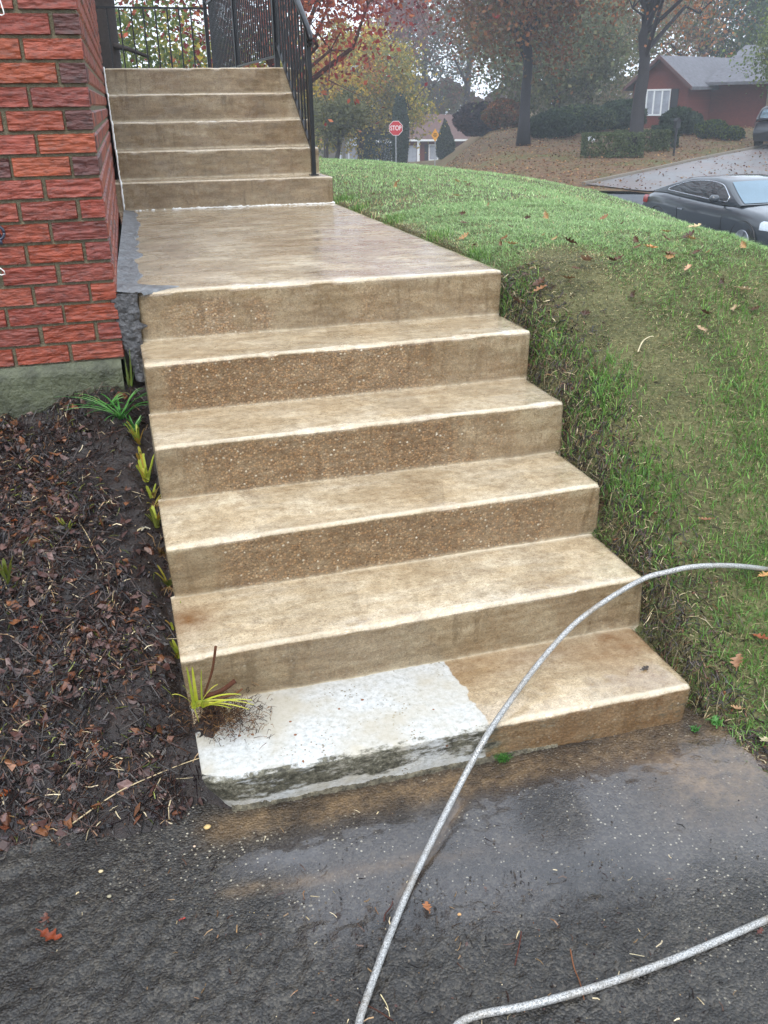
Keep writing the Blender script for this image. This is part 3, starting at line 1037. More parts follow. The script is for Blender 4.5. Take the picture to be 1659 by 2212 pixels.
# cords and hook clipped to the brick front
b = MB()
c0 = at(0, 575, y=-.02)
loop = [at(-60, 540, y=-.03), at(-25, 560, y=-.04), at(-3, 577, y=-.045), at(9, 586, y=-.045), at(11, 592, y=-.04), at(4, 594, y=-.035), at(-12, 590, y=-.03), at(-50, 585, y=-.03)]
b.tube(loop, .0022, 8)
tag(b.build('white_cord', M_CAULK, None, True), 'white cord looped against the brick at mid height', 'cord', 'white cords on the brick wall')
b = MB()
b.tube([at(-12, -60, y=-.03), at(0, 0, y=-.03), at(7, 22, y=-.035), at(9, 30, y=-.035), at(4, 33, y=-.035), at(-14, 28, y=-.03), at(-40, 20, y=-.03)], .0022, 8)
tag(b.build('white_cord', M_CAULK, None, True), 'white cord looped against the upper brick courses near the top corner', 'cord', 'white cords on the brick wall')
b = MB()
ctr = at(-4, 503, y=-.03)
ring = [ctr + np.array([.020 * math.cos(q), -.004, .022 * math.sin(q)]) for q in np.linspace(0, 2 * math.pi, 21)]
b.tube(ring, .0055, 8)
b.tube([ctr + np.array([0, .0, -.018]), ctr + np.array([.006, -.006, -.04])], [.008, .005], 8)
b.tube([ctr + np.array([0, .035, -.01]), ctr + np.array([0, -.002, -.01])], .006, 8)
tag(b.build('wall_hook', simple('dark_blue_metal', lin((40, 46, 66)), .35, spec=.8), None, True), 'small dark ring hook fixed to the brick above a cord', 'hook')

# ------------------------------------------------------------------ iron railings
def rail_root(loc, label): return empty('iron_railing', loc, 0, label, 'railing', 'black iron railings')


def rel(b, name, root, mat=None, smoothf=False):
    o = b.build(name, mat or M_IRON, root, smoothf)
    o.matrix_parent_inverse = Matrix.Translation(-Vector(root.location))
    return o


XR = 1.40
stair_rail = rail_root((XR, 3.17, .183), 'black iron stair railing sloping down the right side of the upper steps')
b = MB(); b.box(XR - .015, XR + .015, 3.155, 3.185, .178, 1.10)
b.box(XR - .03, XR + .03, 3.14, 3.20, .181, .19)
rel(b, 'post', stair_rail)
slope = .183 / .288


def zb_at(y): return .34 + (y - 3.17) * slope


def zt_at(y): return 1.12 + (y - 3.17) * slope


y1 = 4.36
b = MB(); b.tube([(XR, 3.185, zb_at(3.185)), (XR, y1, zb_at(y1))], .014, 4); rel(b, 'bottom_rail', stair_rail)
b = MB()
b.tube([(XR, 3.10, 1.035), (XR, 3.115, 1.06), (XR, 3.17, 1.115), (XR, y1, zt_at(y1))], [.014, .021, .021, .021], 8)
b.tube([(XR, 3.10, 1.035), (XR, 3.12, 1.015), (XR, 3.15, 1.02)], [.014, .014, .012], 8)
rel(b, 'top_rail', stair_rail, None, True)
for y in np.arange(3.275, y1 - .03, .105):
    b = MB(); b.box(XR - .0065, XR + .0065, y - .0065, y + .0065, zb_at(y), zt_at(y) - .005); rel(b, 'baluster', stair_rail)

PZ0 = .916
side_rail = rail_root((XR, 6.6, PZ0), 'black iron porch railing running back from the top step along the right edge')
b = MB(); b.box(XR - .02, XR + .02, y1, y1 + .04, PZ0 - .005, 1.9); rel(b, 'post', side_rail)
b = MB(); b.box(XR - .02, XR + .02, 6.6, 6.64, PZ0 - .005, 1.8); rel(b, 'post', side_rail)
b = MB(); b.box(XR - .014, XR + .014, y1 + .04, 8.86, PZ0 + .08, PZ0 + .095); rel(b, 'bottom_rail', side_rail)
b = MB(); b.box(XR - .018, XR + .018, y1 + .04, 8.86, PZ0 + .83, PZ0 + .855); rel(b, 'top_rail', side_rail)
for y in np.arange(y1 + .15, 8.8, .12):
    if abs(y - 6.62) < .05: continue
    b = MB(); b.box(XR - .0065, XR + .0065, y - .0065, y + .0065, PZ0 + .09, PZ0 + .835); rel(b, 'baluster', side_rail)
YB = 8.9
back_rail = rail_root((.7, YB, PZ0), 'black iron railing across the far end of the porch with a tall corner post')
b = MB(); b.box(1.355, 1.40, YB - .02, YB + .02, PZ0 - .005, 3.2); rel(b, 'post', back_rail)
b = MB(); b.box(.05, 1.355, YB - .015, YB + .015, 1.70, 1.722); rel(b, 'top_rail', back_rail)
b = MB(); b.box(.05, 1.355, YB - .012, YB + .012, .99, 1.005); rel(b, 'bottom_rail', back_rail)
for x in np.arange(.09, 1.33, .139):
    b = MB(); b.box(x - .0085, x + .0085, YB - .0085, YB + .0085, 1.0, 1.702); rel(b, 'baluster', back_rail)

# ------------------------------------------------------------------ pressure hose
HP = [(1780, 1262, -.97), (1700, 1240, -.885), (1659, 1230, -.84), (1580, 1222, -.765), (1500, 1224, -.74), (1440, 1236, -.755), (1391, 1250, -.775), (1320, 1290, -.81), (1250, 1340, -.86), (1200, 1390, -.90), (1150, 1450, -.935),
      (1105, 1510, -.96), (1070, 1560, -.975), (1048, 1595, -.985), (1020, 1645, -1.03), (985, 1712, -1.085), (930, 1822, -1.122), (890, 1905, -1.135), (850, 2000, -1.136), (812, 2100, -1.136), (775, 2212, -1.136)]
pts = [Vector(at(u, v, z=z)) for u, v, z in HP]
pts += [Vector(p) for p in ((.20, -2.44, -1.136), (.17, -2.58, -1.136), (.20, -2.70, -1.136), (.28, -2.73, -1.136), (.33, -2.64, -1.136), (.37, -2.52, -1.136))]
pts += [Vector(at(u, v, z=-1.136)) for u, v in ((990, 2212), (1150, 2170), (1300, 2128), (1480, 2062), (1659, 1985), (1760, 1938), (1850, 1890))]


def catmull(p, n=8):
    out = []
    for i in range(len(p) - 1):
        a_, b_, c_, d_ = p[max(i - 1, 0)], p[i], p[i + 1], p[min(i + 2, len(p) - 1)]
        for t in np.linspace(0, 1, n, endpoint=False):
            out.append(.5 * ((2 * b_) + (c_ - a_) * t + (2 * a_ - 5 * b_ + 4 * c_ - d_) * t * t + (-a_ + 3 * b_ - 3 * c_ + d_) * t ** 3))
    out.append(p[-1])
    return out


b = MB(); b.tube(catmull(pts), .0088, 14)
tag(b.build('pressure_hose', M_HOSE, None, True), 'grey braided hose arching from the lawn over the lower steps and across the path', 'hose')

# ------------------------------------------------------------------ bed litter
def litter_mesh(name, n, area, seed, hfun, kinds):
    rg = np.random.default_rng(seed)
    b = MB()
    for i in range(n):
        x, y = area(rg)
        k = rg.choice(len(kinds), p=[q[0] for q in kinds])
        _, typ, cols_, smin, smax = kinds[k]
        c = cols_[rg.integers(0, len(cols_))]
        b.col = tuple(np.array(c) * rg.uniform(.6, 1.25))
        s_ = rg.uniform(smin, smax)
        z = float(hfun(x, y))
        if typ == 'stick':
            q = rg.uniform(0, 6.28); tl = rg.normal(0, .18)
            d = np.array([math.cos(q), math.sin(q), tl]) * s_ / 2
            sl = np.array([0, d[1] * .5, 0])
            p = np.array([x, y, z + .004])
            gz = float(hfun(x + d[0], y + d[1])) - z
            gz2 = float(hfun(x - d[0], y - d[1])) - z
            mid = p + np.array([rg.normal(0, .09), rg.normal(0, .09), abs(rg.normal(0, .09))]) * s_
            w_ = rg.uniform(.0007, .0022)
            b.tube([p - [d[0], d[1], -gz2 - tl * s_ * .3], mid, p + [d[0], d[1], gz + tl * s_ * .3]], [w_, w_ * .9, w_ * .5], 3, False)
        elif typ == 'chip':
            R_ = np.array(Euler((rg.normal(0, .6), rg.normal(0, .6), rg.uniform(0, 6.28))).to_matrix())
            m_ = 5
            V = [(0, 0, s_ * .15)] + [(s_ * math.cos(a_) * rg.uniform(.35, 1) * .6, s_ * math.sin(a_) * rg.uniform(.3, 1) * .4, rg.normal(0, .12) * s_) for a_ in np.linspace(0, 6.28, m_, endpoint=False)]
            V = [R_ @ np.array(v) + [x, y, z + .004] for v in V]
            b.add(V, [(0, j, j % m_ + 1) for j in range(1, m_ + 1)])
        else:
            V = []
            R_ = np.array(Euler((rg.uniform(0, 6), rg.uniform(0, 6), 0)).to_matrix())
            for v in ((1, 0, 0), (-1, 0, 0), (0, 1, 0), (0, -1, 0), (0, 0, 1), (0, 0, -1)):
                V.append(R_ @ (np.array(v) * s_ * rg.uniform(.3, .55)) + [x, y, z + s_ * .12])
            b.add(V, [(0, 2, 4), (2, 1, 4), (1, 3, 4), (3, 0, 4), (2, 0, 5), (1, 2, 5), (3, 1, 5), (0, 3, 5)])
    return b


BRN = [lin(c) for c in ((34, 24, 21), (54, 35, 29), (22, 17, 16), (78, 54, 42), (42, 30, 33), (60, 51, 44), (28, 24, 24))]
PAL = [lin(c) for c in ((190, 170, 130), (150, 120, 84), (214, 196, 160), (128, 92, 60))]
LFC = [lin(c) for c in ((92, 56, 38), (74, 46, 40), (116, 74, 46), (100, 76, 70), (60, 42, 38), (84, 60, 54))]
GRN = [lin(c) for c in ((86, 96, 40), (120, 124, 54))]


def bed_area(rg):
    while True:
        x = rg.uniform(-1.5, .0) if rg.random() < .25 else rg.uniform(-.75, -.015); y = rg.uniform(-1.62, -.02)
        clump = float(fbm(np.array([x * 7, y * 7, 3.0]), 3, 61))
        dens = (.12 + .88 * smooth(-.08, -.26, x + .18 * (y + .8))) * (.35 + .8 * smooth(.40, .58, clump))
        if y < -1.25: dens *= .55
        if rg.random() < dens: return x, y


def bed_top(x, y): return soil_h(x, y) + .022 * smooth(.42, .62, fbm(P3(x, y, 0, 7), 3, 61)) * smooth(-.05, -.15, x)


b = litter_mesh('bed_litter', 15000, bed_area, 8, bed_top, [(.52, 'stick', BRN, .02, .085), (.05, 'stick', PAL, .012, .05), (.28, 'chip', BRN, .008, .034), (.10, 'chip', LFC, .015, .06), (.03, 'stick', GRN, .01, .04), (.02, 'lump', PAL, .003, .008)])
b2 = litter_mesh('crumbs', 5000, lambda rg: (rg.uniform(-.75, -.01), rg.uniform(-1.66, -.02)), 88, soil_h, [(.7, 'lump', BRN, .004, .014), (.3, 'chip', BRN, .004, .012)])
b.c = b.c + b2.c; nb = len(b.v); b.v += b2.v; b.f += [tuple(nb + i for i in f) for f in b2.f]; b.m += b2.m
tag(b.build('bed_litter', M_LITTER), kind='stuff', label='tangle of wet dead stems, twigs and leaf scraps covering the soil bed')


def path_h(x, y): return -1.142 + 0 * np.asarray(x, float)


def path_area(rg):
    while True:
        x = rg.uniform(-1.3, 1.5); y = rg.uniform(-3.2, -1.72)
        m_ = 1 if (y < -1.98 - .16 * (x - .3)) or x < 0 else .12
        if x > 1.0: m_ *= .3
        if rg.random() < m_: return x, y


GRY = [lin(c) for c in ((46, 40, 36), (70, 62, 54), (34, 30, 28), (90, 82, 72))]
b = litter_mesh('path_grit', 6500, path_area, 18, path_h, [(.46, 'lump', GRY, .003, .010), (.12, 'lump', PAL, .0015, .005), (.10, 'stick', BRN, .008, .03), (.05, 'stick', PAL, .008, .026), (.25, 'chip', GRY + BRN, .004, .012), (.02, 'chip', LFC, .006, .016)])
tag(b.build('path_grit', M_LITTER), kind='stuff', label='dark grit, crumbs of soil and bits of straw washed over the path')


def edge_area(rg):
    return 1.525 + abs(rg.normal(0, .12)), rg.uniform(-2.4, .2)


def lawn_z(x, y): return lawn_h(x, y) + .004


b = litter_mesh('bank_thatch', 6500, edge_area, 28, lawn_z, [(.65, 'stick', BRN + BRN + TANS.tolist(), .015, .05), (.05, 'stick', PAL, .012, .04), (.25, 'chip', BRN + LFC, .006, .02), (.05, 'lump', GRY, .004, .01)])
tag(b.build('bank_thatch', M_LITTER), kind='stuff', label='dry roots and brown thatch along the cut edge of the lawn')


# single twigs
def stick(pixpts, zf, r0, r1, col, label, lift=.006, group=None):
    P = []
    for u, v in pixpts:
        P.append(Vector(settle(u, v, zf, lift)))
    P = catmull(P, 6)
    b = MB(); b.col = lin(col)
    b.tube(P, list(np.linspace(r0, r1, len(P))), 6)
    return tag(b.build('twig', M_WOODY, None, True), label, 'twig', group)


stick([(155, 1780), (215, 1737), (270, 1703), (340, 1672), (395, 1650), (442, 1634)], lambda x, y: np.maximum(soil_h(x, y), -1.14), .0022, .0012, (196, 176, 138), 'long pale dry twig lying from the soil bed to the corner of the bottom step', .012)
stick([(105, 1062), (132, 1090), (160, 1115), (185, 1150), (205, 1190), (224, 1228)], soil_h, .002, .0012, (206, 184, 142), 'thin straw-coloured stem lying down the middle of the soil bed', .012)
stick([(0, 1248), (60, 1265), (125, 1283)], soil_h, .0018, .001, (200, 180, 140), 'pale stem poking in at the left edge of the soil bed', .012)
stick([(1112, 2085), (1118, 2060), (1124, 2030), (1126, 2012)], path_h, .0016, .0014, (88, 44, 34), 'straight dark red-brown twig on the path', .003)
stick([(1232, 2050), (1240, 2090), (1252, 2120), (1262, 2160)], path_h, .0018, .0012, (116, 74, 48), 'brown twig poking out from under the lower hose strand', .003)
stick([(775, 2165), (810, 2180), (850, 2205)], path_h, .002, .0014, (74, 44, 34), 'dark twig lying beside the hose at the bottom of the path', .003)
stick([(822, 2148), (836, 2172), (842, 2196)], path_h, .0012, .0008, (206, 192, 150), 'short pale stem beside the dark twig at the bottom of the path', .003)
stick([(830, 1990), (832, 1975), (845, 1958), (848, 1946)], path_h, .0022, .0012, (82, 48, 40), 'short dark twig touching the hose on the path', .004)
stick([(1378, 760), (1388, 738), (1402, 728), (1412, 727)], lawn_z, .0035, .002, (196, 184, 150), 'bent pale twig on the thin dry slope of the lawn', .02)
stick([(1360, 2060), (1372, 2062), (1392, 2066)], path_h, .001, .0008, (196, 184, 150), 'tiny straw on the path above the lower hose strand', .003)


# ------------------------------------------------------------------ fallen leaves
def oak_leaf(size, seed, lobes=4, curl=.25):
    rg = random.Random(seed)
    n = 26
    left = []
    for i in range(n + 1):
        t = i / n
        env = math.sin(math.pi * min(1, t * 1.02)) ** .7 * .34
        lob = .55 + .45 * math.cos(2 * math.pi * lobes * t + 2.6)
        left.append((t, max(.008, env * (.35 + .65 * lob))))
    V = []; F = []

    def zz(t, w_): return size * (curl * (t - .5) ** 2 * 1.6 + curl * 1.8 * abs(w_) * (1 if rg_side > 0 else .6) + .02 * math.sin(t * 17 + seed))
    rg_side = 1
    for i, (t, w_) in enumerate(left):
        a_ = w_ * rg.uniform(.85, 1.1); b_ = w_ * rg.uniform(.85, 1.1)
        bend = .12 * math.sin(t * 2.6 + seed)
        V.append((t * size, (bend - a_) * size, zz(t, a_)))
        V.append((t * size, (bend - a_ * .5) * size, zz(t, a_ * .35)))
        V.append((t * size, bend * size, zz(t, 0)))
        V.append((t * size, (bend + b_ * .5) * size, zz(t, b_ * .35)))
        V.append((t * size, (bend + b_) * size, zz(t, b_)))
    for i in range(n):
        for j in range(4):
            F.append((i * 5 + j, i * 5 + j + 1, i * 5 + j + 6, i * 5 + j + 5))
    b = MB()
    V = [(x - size / 2, y, z) for x, y, z in V]
    b.add(V, F)
    b.tube([(-size / 2, V[2][1], V[2][2]), (-size * .7, V[2][1] + .02 * size, V[2][2] + .02 * size)], .0012, 4)
    return b


def leaf(u, v, zf, size, col, label, seed, grp=None, tilt=(.2, .2), rz=None, lift=.006, lobes=4, curl=.25, name='oak_leaf'):
    rg = random.Random(seed)
    b = oak_leaf(size, seed, lobes, curl)
    b.c = [tuple(lin(col))] * len(b.v)
    o = b.build(name, M_LEAF, None, True)
    o.location = settle(u, v, zf, lift)
    o.rotation_euler = (rg.uniform(-1, 1) * tilt[0], rg.uniform(-1, 1) * tilt[1], rg.uniform(0, 6.28) if rz is None else rz)
    return tag(o, label, 'leaf', grp)


bedz = lambda x, y: np.maximum(soil_h(x, y), -1.14)
leaf(112, 2020, bedz, .062, (128, 58, 30), 'large wet rust-red oak leaf on the muddy path corner', 3, None, (.25, .25), -.5, .012, 3, .22)
leaf(95, 1990, bedz, .042, (96, 54, 40), 'dark brown leaf tucked under the large rust-red oak leaf', 4, None, (.3, .3), 1.2, .008)
leaf(10, 1715, bedz, .040, (176, 86, 30), 'bright orange leaf at the left edge of the soil bed', 5, None, (.4, .4), .6, .014)
leaf(12, 1790, bedz, .038, (112, 60, 36), 'curled reddish brown leaf at the left edge below the orange one', 6, None, (.4, .4), 1.6, .010)
leaf(62, 1788, bedz, .030, (182, 148, 88), 'small tan leaf on the mud at the lower left', 7, None, (.3, .3), .2, .010)
leaf(90, 1740, bedz, .024, (148, 128, 110), 'rounded grey-brown leaf on the mud', 8, None, (.2, .2), 1.4, .008, 1)
leaf(200, 1605, bedz, .060, (118, 76, 56), 'big brown oak leaf standing up in the bed litter', 9, None, (.7, .5), 2.0, .02)
leaf(222, 1632, bedz, .045, (136, 84, 60), 'brown leaf just below the big standing oak leaf', 10, None, (.4, .4), .4, .014)
leaf(60, 1135, bedz, .050, (124, 86, 76), 'purplish brown leaf beside the orange scraps in the bed', 11, None, (.3, .3), .9, .014)
leaf(28, 1125, bedz, .040, (180, 90, 34), 'orange leaf in the middle of the bed by the left edge', 12, None, (.4, .4), 2.2, .014)
leaf(162, 1055, bedz, .032, (170, 108, 60), 'small ochre leaf in the upper part of the bed', 13, None, (.3, .3), .3, .012)
leaf(175, 860, bedz, .034, (186, 130, 62), 'yellow-brown leaf against the foundation below the bricks', 14, None, (.5, .4), 1.0, .012)
leaf(275, 820, bedz, .034, (196, 132, 50), 'golden leaf at the corner of the foundation and the steps', 15, None, (.6, .5), 2.5, .012)
leaf(205, 1280, bedz, .028, (204, 116, 50), 'small bright orange leaf scrap in the bed', 16, None, (.5, .4), .8, .014)
leaf(80, 1355, bedz, .030, (150, 76, 44), 'rust leaf scrap lying low on the bed', 17, None, (.4, .4), .2, .012)
leaf(450, 2200, path_h, .040, (196, 168, 122), 'pale tan leaf at the bottom edge of the path', 18, None, (.3, .2), .4, .008, 2)
leaf(925, 1960, path_h, .036, (168, 108, 66), 'light brown oak leaf on the path right of the hose', 19, None, (.5, .2), 1.4, .008)
leaf(62, 2140, path_h, .018, (206, 162, 104), 'tiny tan leaf on the lower left of the path', 20, None, (.3, .2), 1.0, .006)
leaf(395, 1985, path_h, .014, (178, 66, 56), 'tiny red leaf scrap on the path', 21, None, (.2, .2), .5, .005, 2)
leaf(1640, 2010, path_h, .022, (90, 46, 36), 'dark maroon leaf beside the hose at the right edge', 22, None, (.3, .2), .5, .008, 2)
leaf(1393, 1442, lambda x, y: -.998, .034, (66, 58, 52), 'dark wet leaf flattened on the bottom step', 23, None, (.05, .05), .2, .004, 3, .05)
leaf(1266, 562, lawn_z, .09, (140, 106, 84), 'large brown leaf standing upright in the grass above the dry slope', 24, None, (1.2, .5), 1.3, .05)
leaf(1528, 677, lawn_z, .075, (92, 62, 50), 'dark brown curled leaf on the right of the lawn', 25, None, (.5, .4), .2, .035)
leaf(1605, 625, lawn_z, .085, (196, 170, 136), 'long pale tan leaf on the right of the lawn', 26, None, (.4, .2), 2.7, .035)
leaf(1407, 535, lawn_z, .075, (202, 140, 86), 'orange-tan leaf on the upper lawn right of centre', 27, None, (.5, .3), .4, .04)
leaf(1484, 580, lawn_z, .06, (206, 160, 126), 'pinkish tan leaf on the upper lawn', 28, None, (.4, .3), .9, .04)
leaf(1500, 490, lawn_z, .08, (208, 186, 140), 'buff leaf near the crest of the lawn', 29, None, (.5, .3), .1, .05)
leaf(1515, 712, lawn_z, .06, (178, 148, 116), 'narrow tan leaf below the dark curled one', 30, None, (.7, .4), 1.3, .03)
leaf(1590, 665, lawn_z, .06, (188, 160, 124), 'small bent tan leaf at the right of the lawn', 31, None, (.6, .4), .7, .03)
leaf(1598, 1430, lawn_z, .07, (150, 110, 80), 'brown oak leaf in the long grass at the lower right', 32, None, (.4, .4), .9, .035)
leaf(1645, 1378, lawn_z, .06, (140, 76, 44), 'reddish leaf in the grass at the right edge', 33, None, (.5, .5), 2.3, .03)
leaf(1650, 1243, lawn_z, .06, (206, 154, 96), 'orange-tan leaf under the hose at the right edge', 34, None, (.4, .4), .5, .03)
leaf(1550, 1590, lawn_z, .05, (196, 146, 98), 'tan leaf at the foot of the bank beside the path', 35, None, (.4, .4), 1.9, .02)
leaf(1650, 1600, lawn_z, .06, (200, 186, 150), 'pale leaf at the foot of the bank at the right edge', 36, None, (.4, .4), .4, .02)
leaf(1590, 1530, lawn_z, .05, (182, 142, 104), 'light brown leaf on the bank above the path corner', 37, None, (.4, .4), 2.9, .02)
leaf(1522, 1122, lawn_z, .05, (158, 108, 76), 'small brown leaf in the grass below the dry slope', 38, None, (.4, .4), 2.9, .025)
rgl = random.Random(77)
LC = [(198, 170, 122), (92, 62, 44), (150, 106, 70), (120, 92, 64), (176, 138, 92), (80, 56, 42)]
spots = []
while len(spots) < 54:
    u = rgl.uniform(730, 1650); v = rgl.uniform(360, 720)
    if v < 352 + (u - 900) * .21 + 18 or v < 372: continue
    if u < 1085 and v > 470 - (880 - u) * .1 and (v > 440 + (u - 712) * .38 - 25): continue
    if rgl.random() > (1.25 - (v - 340) / 300): continue
    spots.append((u, v))
names = {0: 'pale tan', 1: 'dark brown', 2: 'mid brown', 3: 'grey-brown', 4: 'buff', 5: 'blackish brown'}
cnt = {}
ordw = ['first', 'second', 'third', 'fourth', 'fifth', 'sixth', 'seventh', 'eighth', 'ninth', 'tenth', 'eleventh', 'twelfth']
for i, (u, v) in enumerate(sorted(spots)):
    ci_ = rgl.randrange(len(LC))
    band = 'nearest the crest' if v < 352 + max(0, u - 900) * .21 + 45 else ('across the middle' if v < 500 else 'toward the dry slope')
    k_ = (ci_, band); cnt[k_] = cnt.get(k_, -1) + 1
    leaf(u, v, lawn_z, rgl.uniform(.038, .07), LC[ci_], '%s %s leaf from the left on the lawn %s' % (ordw[cnt[k_]], names[ci_], band), 100 + i % 12, 'dry leaves scattered over the upper lawn', (.9, .7), None, .022)


# ------------------------------------------------------------------ plants in the bed
def blade(b, base, tip, bend, w_, col, n=7, cut=True):
    base = Vector(base); tip = Vector(tip); bend = Vector(bend)
    d = (tip - base); side = d.cross(Vector((0, 0, 1)))
    if side.length < 1e-4: side = Vector((1, 0, 0))
    side.normalize()
    V = []; F = []
    for i in range(n + 1):
        t = i / n
        p = base.lerp(tip, t) + bend * (4 * t * (1 - t))
        ww = w_ * (1 if cut and t < .9 else (.25 + .75 * (1 - t) ** .5)) * (1 - .25 * t)
        fold = Vector((0, 0, w_ * .35))
        V += [p - side * ww, p - fold, p + side * ww]
    for i in range(n):
        for j in range(2):
            F.append((i * 3 + j, i * 3 + j + 1, i * 3 + j + 4, i * 3 + j + 3))
    b.col = lin(col)
    b.add(V, F)


def lily(u, v, z, n, L, cols_, label, seed, up=.6, spread=1.0, w_=.004, roots=0, name='lily_plant', bias=(0, 0), cut=True, grp='cut back lily clumps beside the steps'):
    rg = random.Random(seed)
    p = settle(u, v, soil_h)
    if p[0] > -.022: p[0] = -.022 - rg.uniform(0, .01)
    p[2] = float(soil_h(p[0], p[1]))
    root = empty(name, tuple(p), 0, label, 'plant', grp)
    b = MB()
    for i in range(n):
        a_ = rg.uniform(0, 6.28); l = L * rg.uniform(.5, 1.1)
        dx, dy = math.cos(a_) * spread + bias[0], math.sin(a_) * spread + bias[1]
        q = (rg.uniform(-.008, .008), rg.uniform(-.008, .008), 0)
        t = (q[0] + dx * l * (1 - up), q[1] + dy * l * (1 - up), l * up * rg.uniform(.5, 1.2))
        blade(b, q, t, (0, 0, l * .15 * (1 - up)), w_ * 1.35 * rg.uniform(.7, 1.2), rg.choice(cols_), cut=cut)
    b.build('leaves', M_GRASS, root, True)
    if roots:
        b = MB()
        for i in range(roots):
            b.col = lin(rg.choice([(150, 118, 78), (110, 80, 50), (190, 160, 112), (82, 56, 36)]))
            a_ = rg.uniform(0, 6.28); l = rg.uniform(.02, .055)
            b.tube([(0, 0, 0), (math.cos(a_) * l * .5, math.sin(a_) * l * .5, rg.uniform(-.005, .012)), (math.cos(a_) * l, math.sin(a_) * l, rg.uniform(-.012, .012))], [.0011, .0008, .0004], 3, False)
        b.build('roots', M_WOODY, root)
    return root


YG = [(176, 186, 66), (144, 160, 56), (200, 194, 84), (120, 128, 50), (180, 146, 60)]
DG = [(70, 134, 54), (96, 156, 74), (56, 112, 50), (124, 170, 104)]
lily(262, 905, -.43, 29, 0.273, DG, 'dark green strappy plant sprawling at the top corner of the bed', 1, .35, 1.0, .0035, cut=False, bias=(-.2, -.1))
lily(282, 835, -.36, 7, 0.210, [(96, 140, 60), (130, 150, 70)], 'two upright green blades against the foundation corner', 2, .75, .6, .003, cut=False)
lily(300, 960, -.53, 12, 0.147, YG, 'yellow-green cut stubs below the sprawling dark green plant', 3, .6, .7, .0045)
lily(316, 1040, -.61, 15, 0.157, YG, 'cut lily stubs level with the third tread', 4, .65, .7, .0045)
lily(342, 1092, -.68, 7, 0.084, [(196, 170, 118), (150, 140, 60)], 'pale straw roots spilling onto the tread from a cut clump', 5, .4, 1, .003, roots=70, bias=(.4, 0))
lily(340, 1140, -.73, 12, 0.147, YG, 'cut lily stubs just below the pale root tuft', 6, .6, .6, .0045)
lily(322, 1142, -.74, 3, 0.105, [(232, 226, 204), (206, 190, 150)], 'bleached white blade stub lying beside the steps', 7, .2, 1, .004, bias=(-1.2, 0))
lily(376, 1262, -.83, 16, 0.116, [(150, 140, 50), (110, 90, 44), (96, 110, 44)], 'brownish clump with a root tuft beside the fourth tread', 8, .5, .8, .004, roots=60)
lily(378, 1360, -.93, 7, 0.126, YG, 'short yellow-green stubs beside the fifth tread', 9, .7, .8, .0035)
lily(20, 1270, -.88, 7, 0.189, [(96, 106, 36), (120, 120, 50)], 'olive green blade stubs at the left edge of the bed', 10, .7, .6, .005, bias=(.2, 0))
lily(150, 1150, -.78, 10, 0.105, [(110, 116, 40), (134, 130, 50)], 'low olive stubs in the middle of the bed', 11, .6, .8, .004)
lily(290, 930, -.5, 12, .11, DG, 'green blades crowding the gap beside the second tread', 21, .5, .9, .004, cut=False)
lily(306, 1000, -.56, 10, .09, YG, 'upright yellowish blades between the second and third treads', 22, .7, .6, .005)
lily(330, 1075, -.65, 9, .085, [(150, 160, 56), (120, 96, 52), (190, 170, 90)], 'half brown half green stubs above the pale root tuft', 23, .6, .7, .005)
lily(352, 1200, -.78, 7, .06, [(120, 110, 50), (94, 70, 40), (150, 150, 60)], 'withered brown-green stubs above the fourth tread', 24, .55, .8, .005, roots=30)
lily(385, 1420, -.97, 8, .08, YG, 'yellow-green blades just above the big clump', 25, .65, .8, .005)
lily(240, 880, -.41, 12, .12, DG, 'dark green blades lying against the foundation left of the steps', 26, .3, 1.0, .004, cut=False, bias=(-.3, .05))
# the big clump over the bottom step
p0 = at(425, 1520, y=-1.45)
big = empty('lily_plant', tuple(p0), 0, 'yellow-green clump with dark cut stems and roots spilling over the bottom step', 'plant', 'cut back lily clumps beside the steps')
b = MB()
rg = random.Random(6)
for (u, v, zz_) in ((545, 1512, -.955), (548, 1522, -.965), (538, 1532, -.97), (395, 1480, -.93), (372, 1500, -.95), (430, 1560, -.98), (520, 1500, -.94), (470, 1478, -.92), (435, 1446, -.86), (415, 1440, -.86), (403, 1440, -.86), (500, 1530, -.975), (455, 1520, -.96)):
    t = Vector(at(u, v, y=-1.43 - .05 * rg.random())) - Vector(p0)
    blade(b, (rg.uniform(-.02, .02), rg.uniform(-.015, .015), rg.uniform(-.02, .0)), t, (0, 0, .012), .0055, rg.choice([(186, 190, 60), (204, 200, 84), (150, 162, 50)]), cut=False)
b.build('leaves', M_GRASS, big, True)
for pl, r0, c in (([(442, 1498, -.965), (458, 1450, -.915), (466, 1396, -.84)], .004, (84, 48, 26)), ([(440, 1505, -.965), (478, 1492, -.945), (508, 1470, -.91)], .0075, (78, 42, 24)), ([(470, 1510, -.97), (505, 1500, -.95), (524, 1488, -.935)], .003, (96, 60, 34))):
    b = MB(); b.col = lin(c)
    P = catmull([Vector(at(u, v, y=-1.42 + .008 * q_)) - Vector(p0) for q_, (u, v, z) in enumerate(pl)], 5)
    b.tube(P, list(np.linspace(r0 * .8, r0, len(P))), 8)
    b.build('stem', M_WOODY, big, True)
b = MB()
for i in range(1100):
    b.col = lin(rg.choice([(84, 56, 36), (60, 40, 27), (40, 28, 20), (120, 88, 54), (52, 36, 26)]))
    u = min(rg.gauss(475, 46), 585); v = 1545 + rg.gauss(0, 24)
    q = Vector(at(u, v, z=-.985 + abs(rg.gauss(0, .022)))) - Vector(p0)
    a_ = rg.uniform(0, 6.28); l = rg.uniform(.008, .03)
    b.tube([q, q + Vector((math.cos(a_) * l * .5, math.sin(a_) * l * .5, rg.uniform(-.002, .014))), q + Vector((math.cos(a_) * l, math.sin(a_) * l, rg.uniform(-.006, .01)))], [.0011, .0008, .0004], 3, False)
b.build('roots', M_WOODY, big)

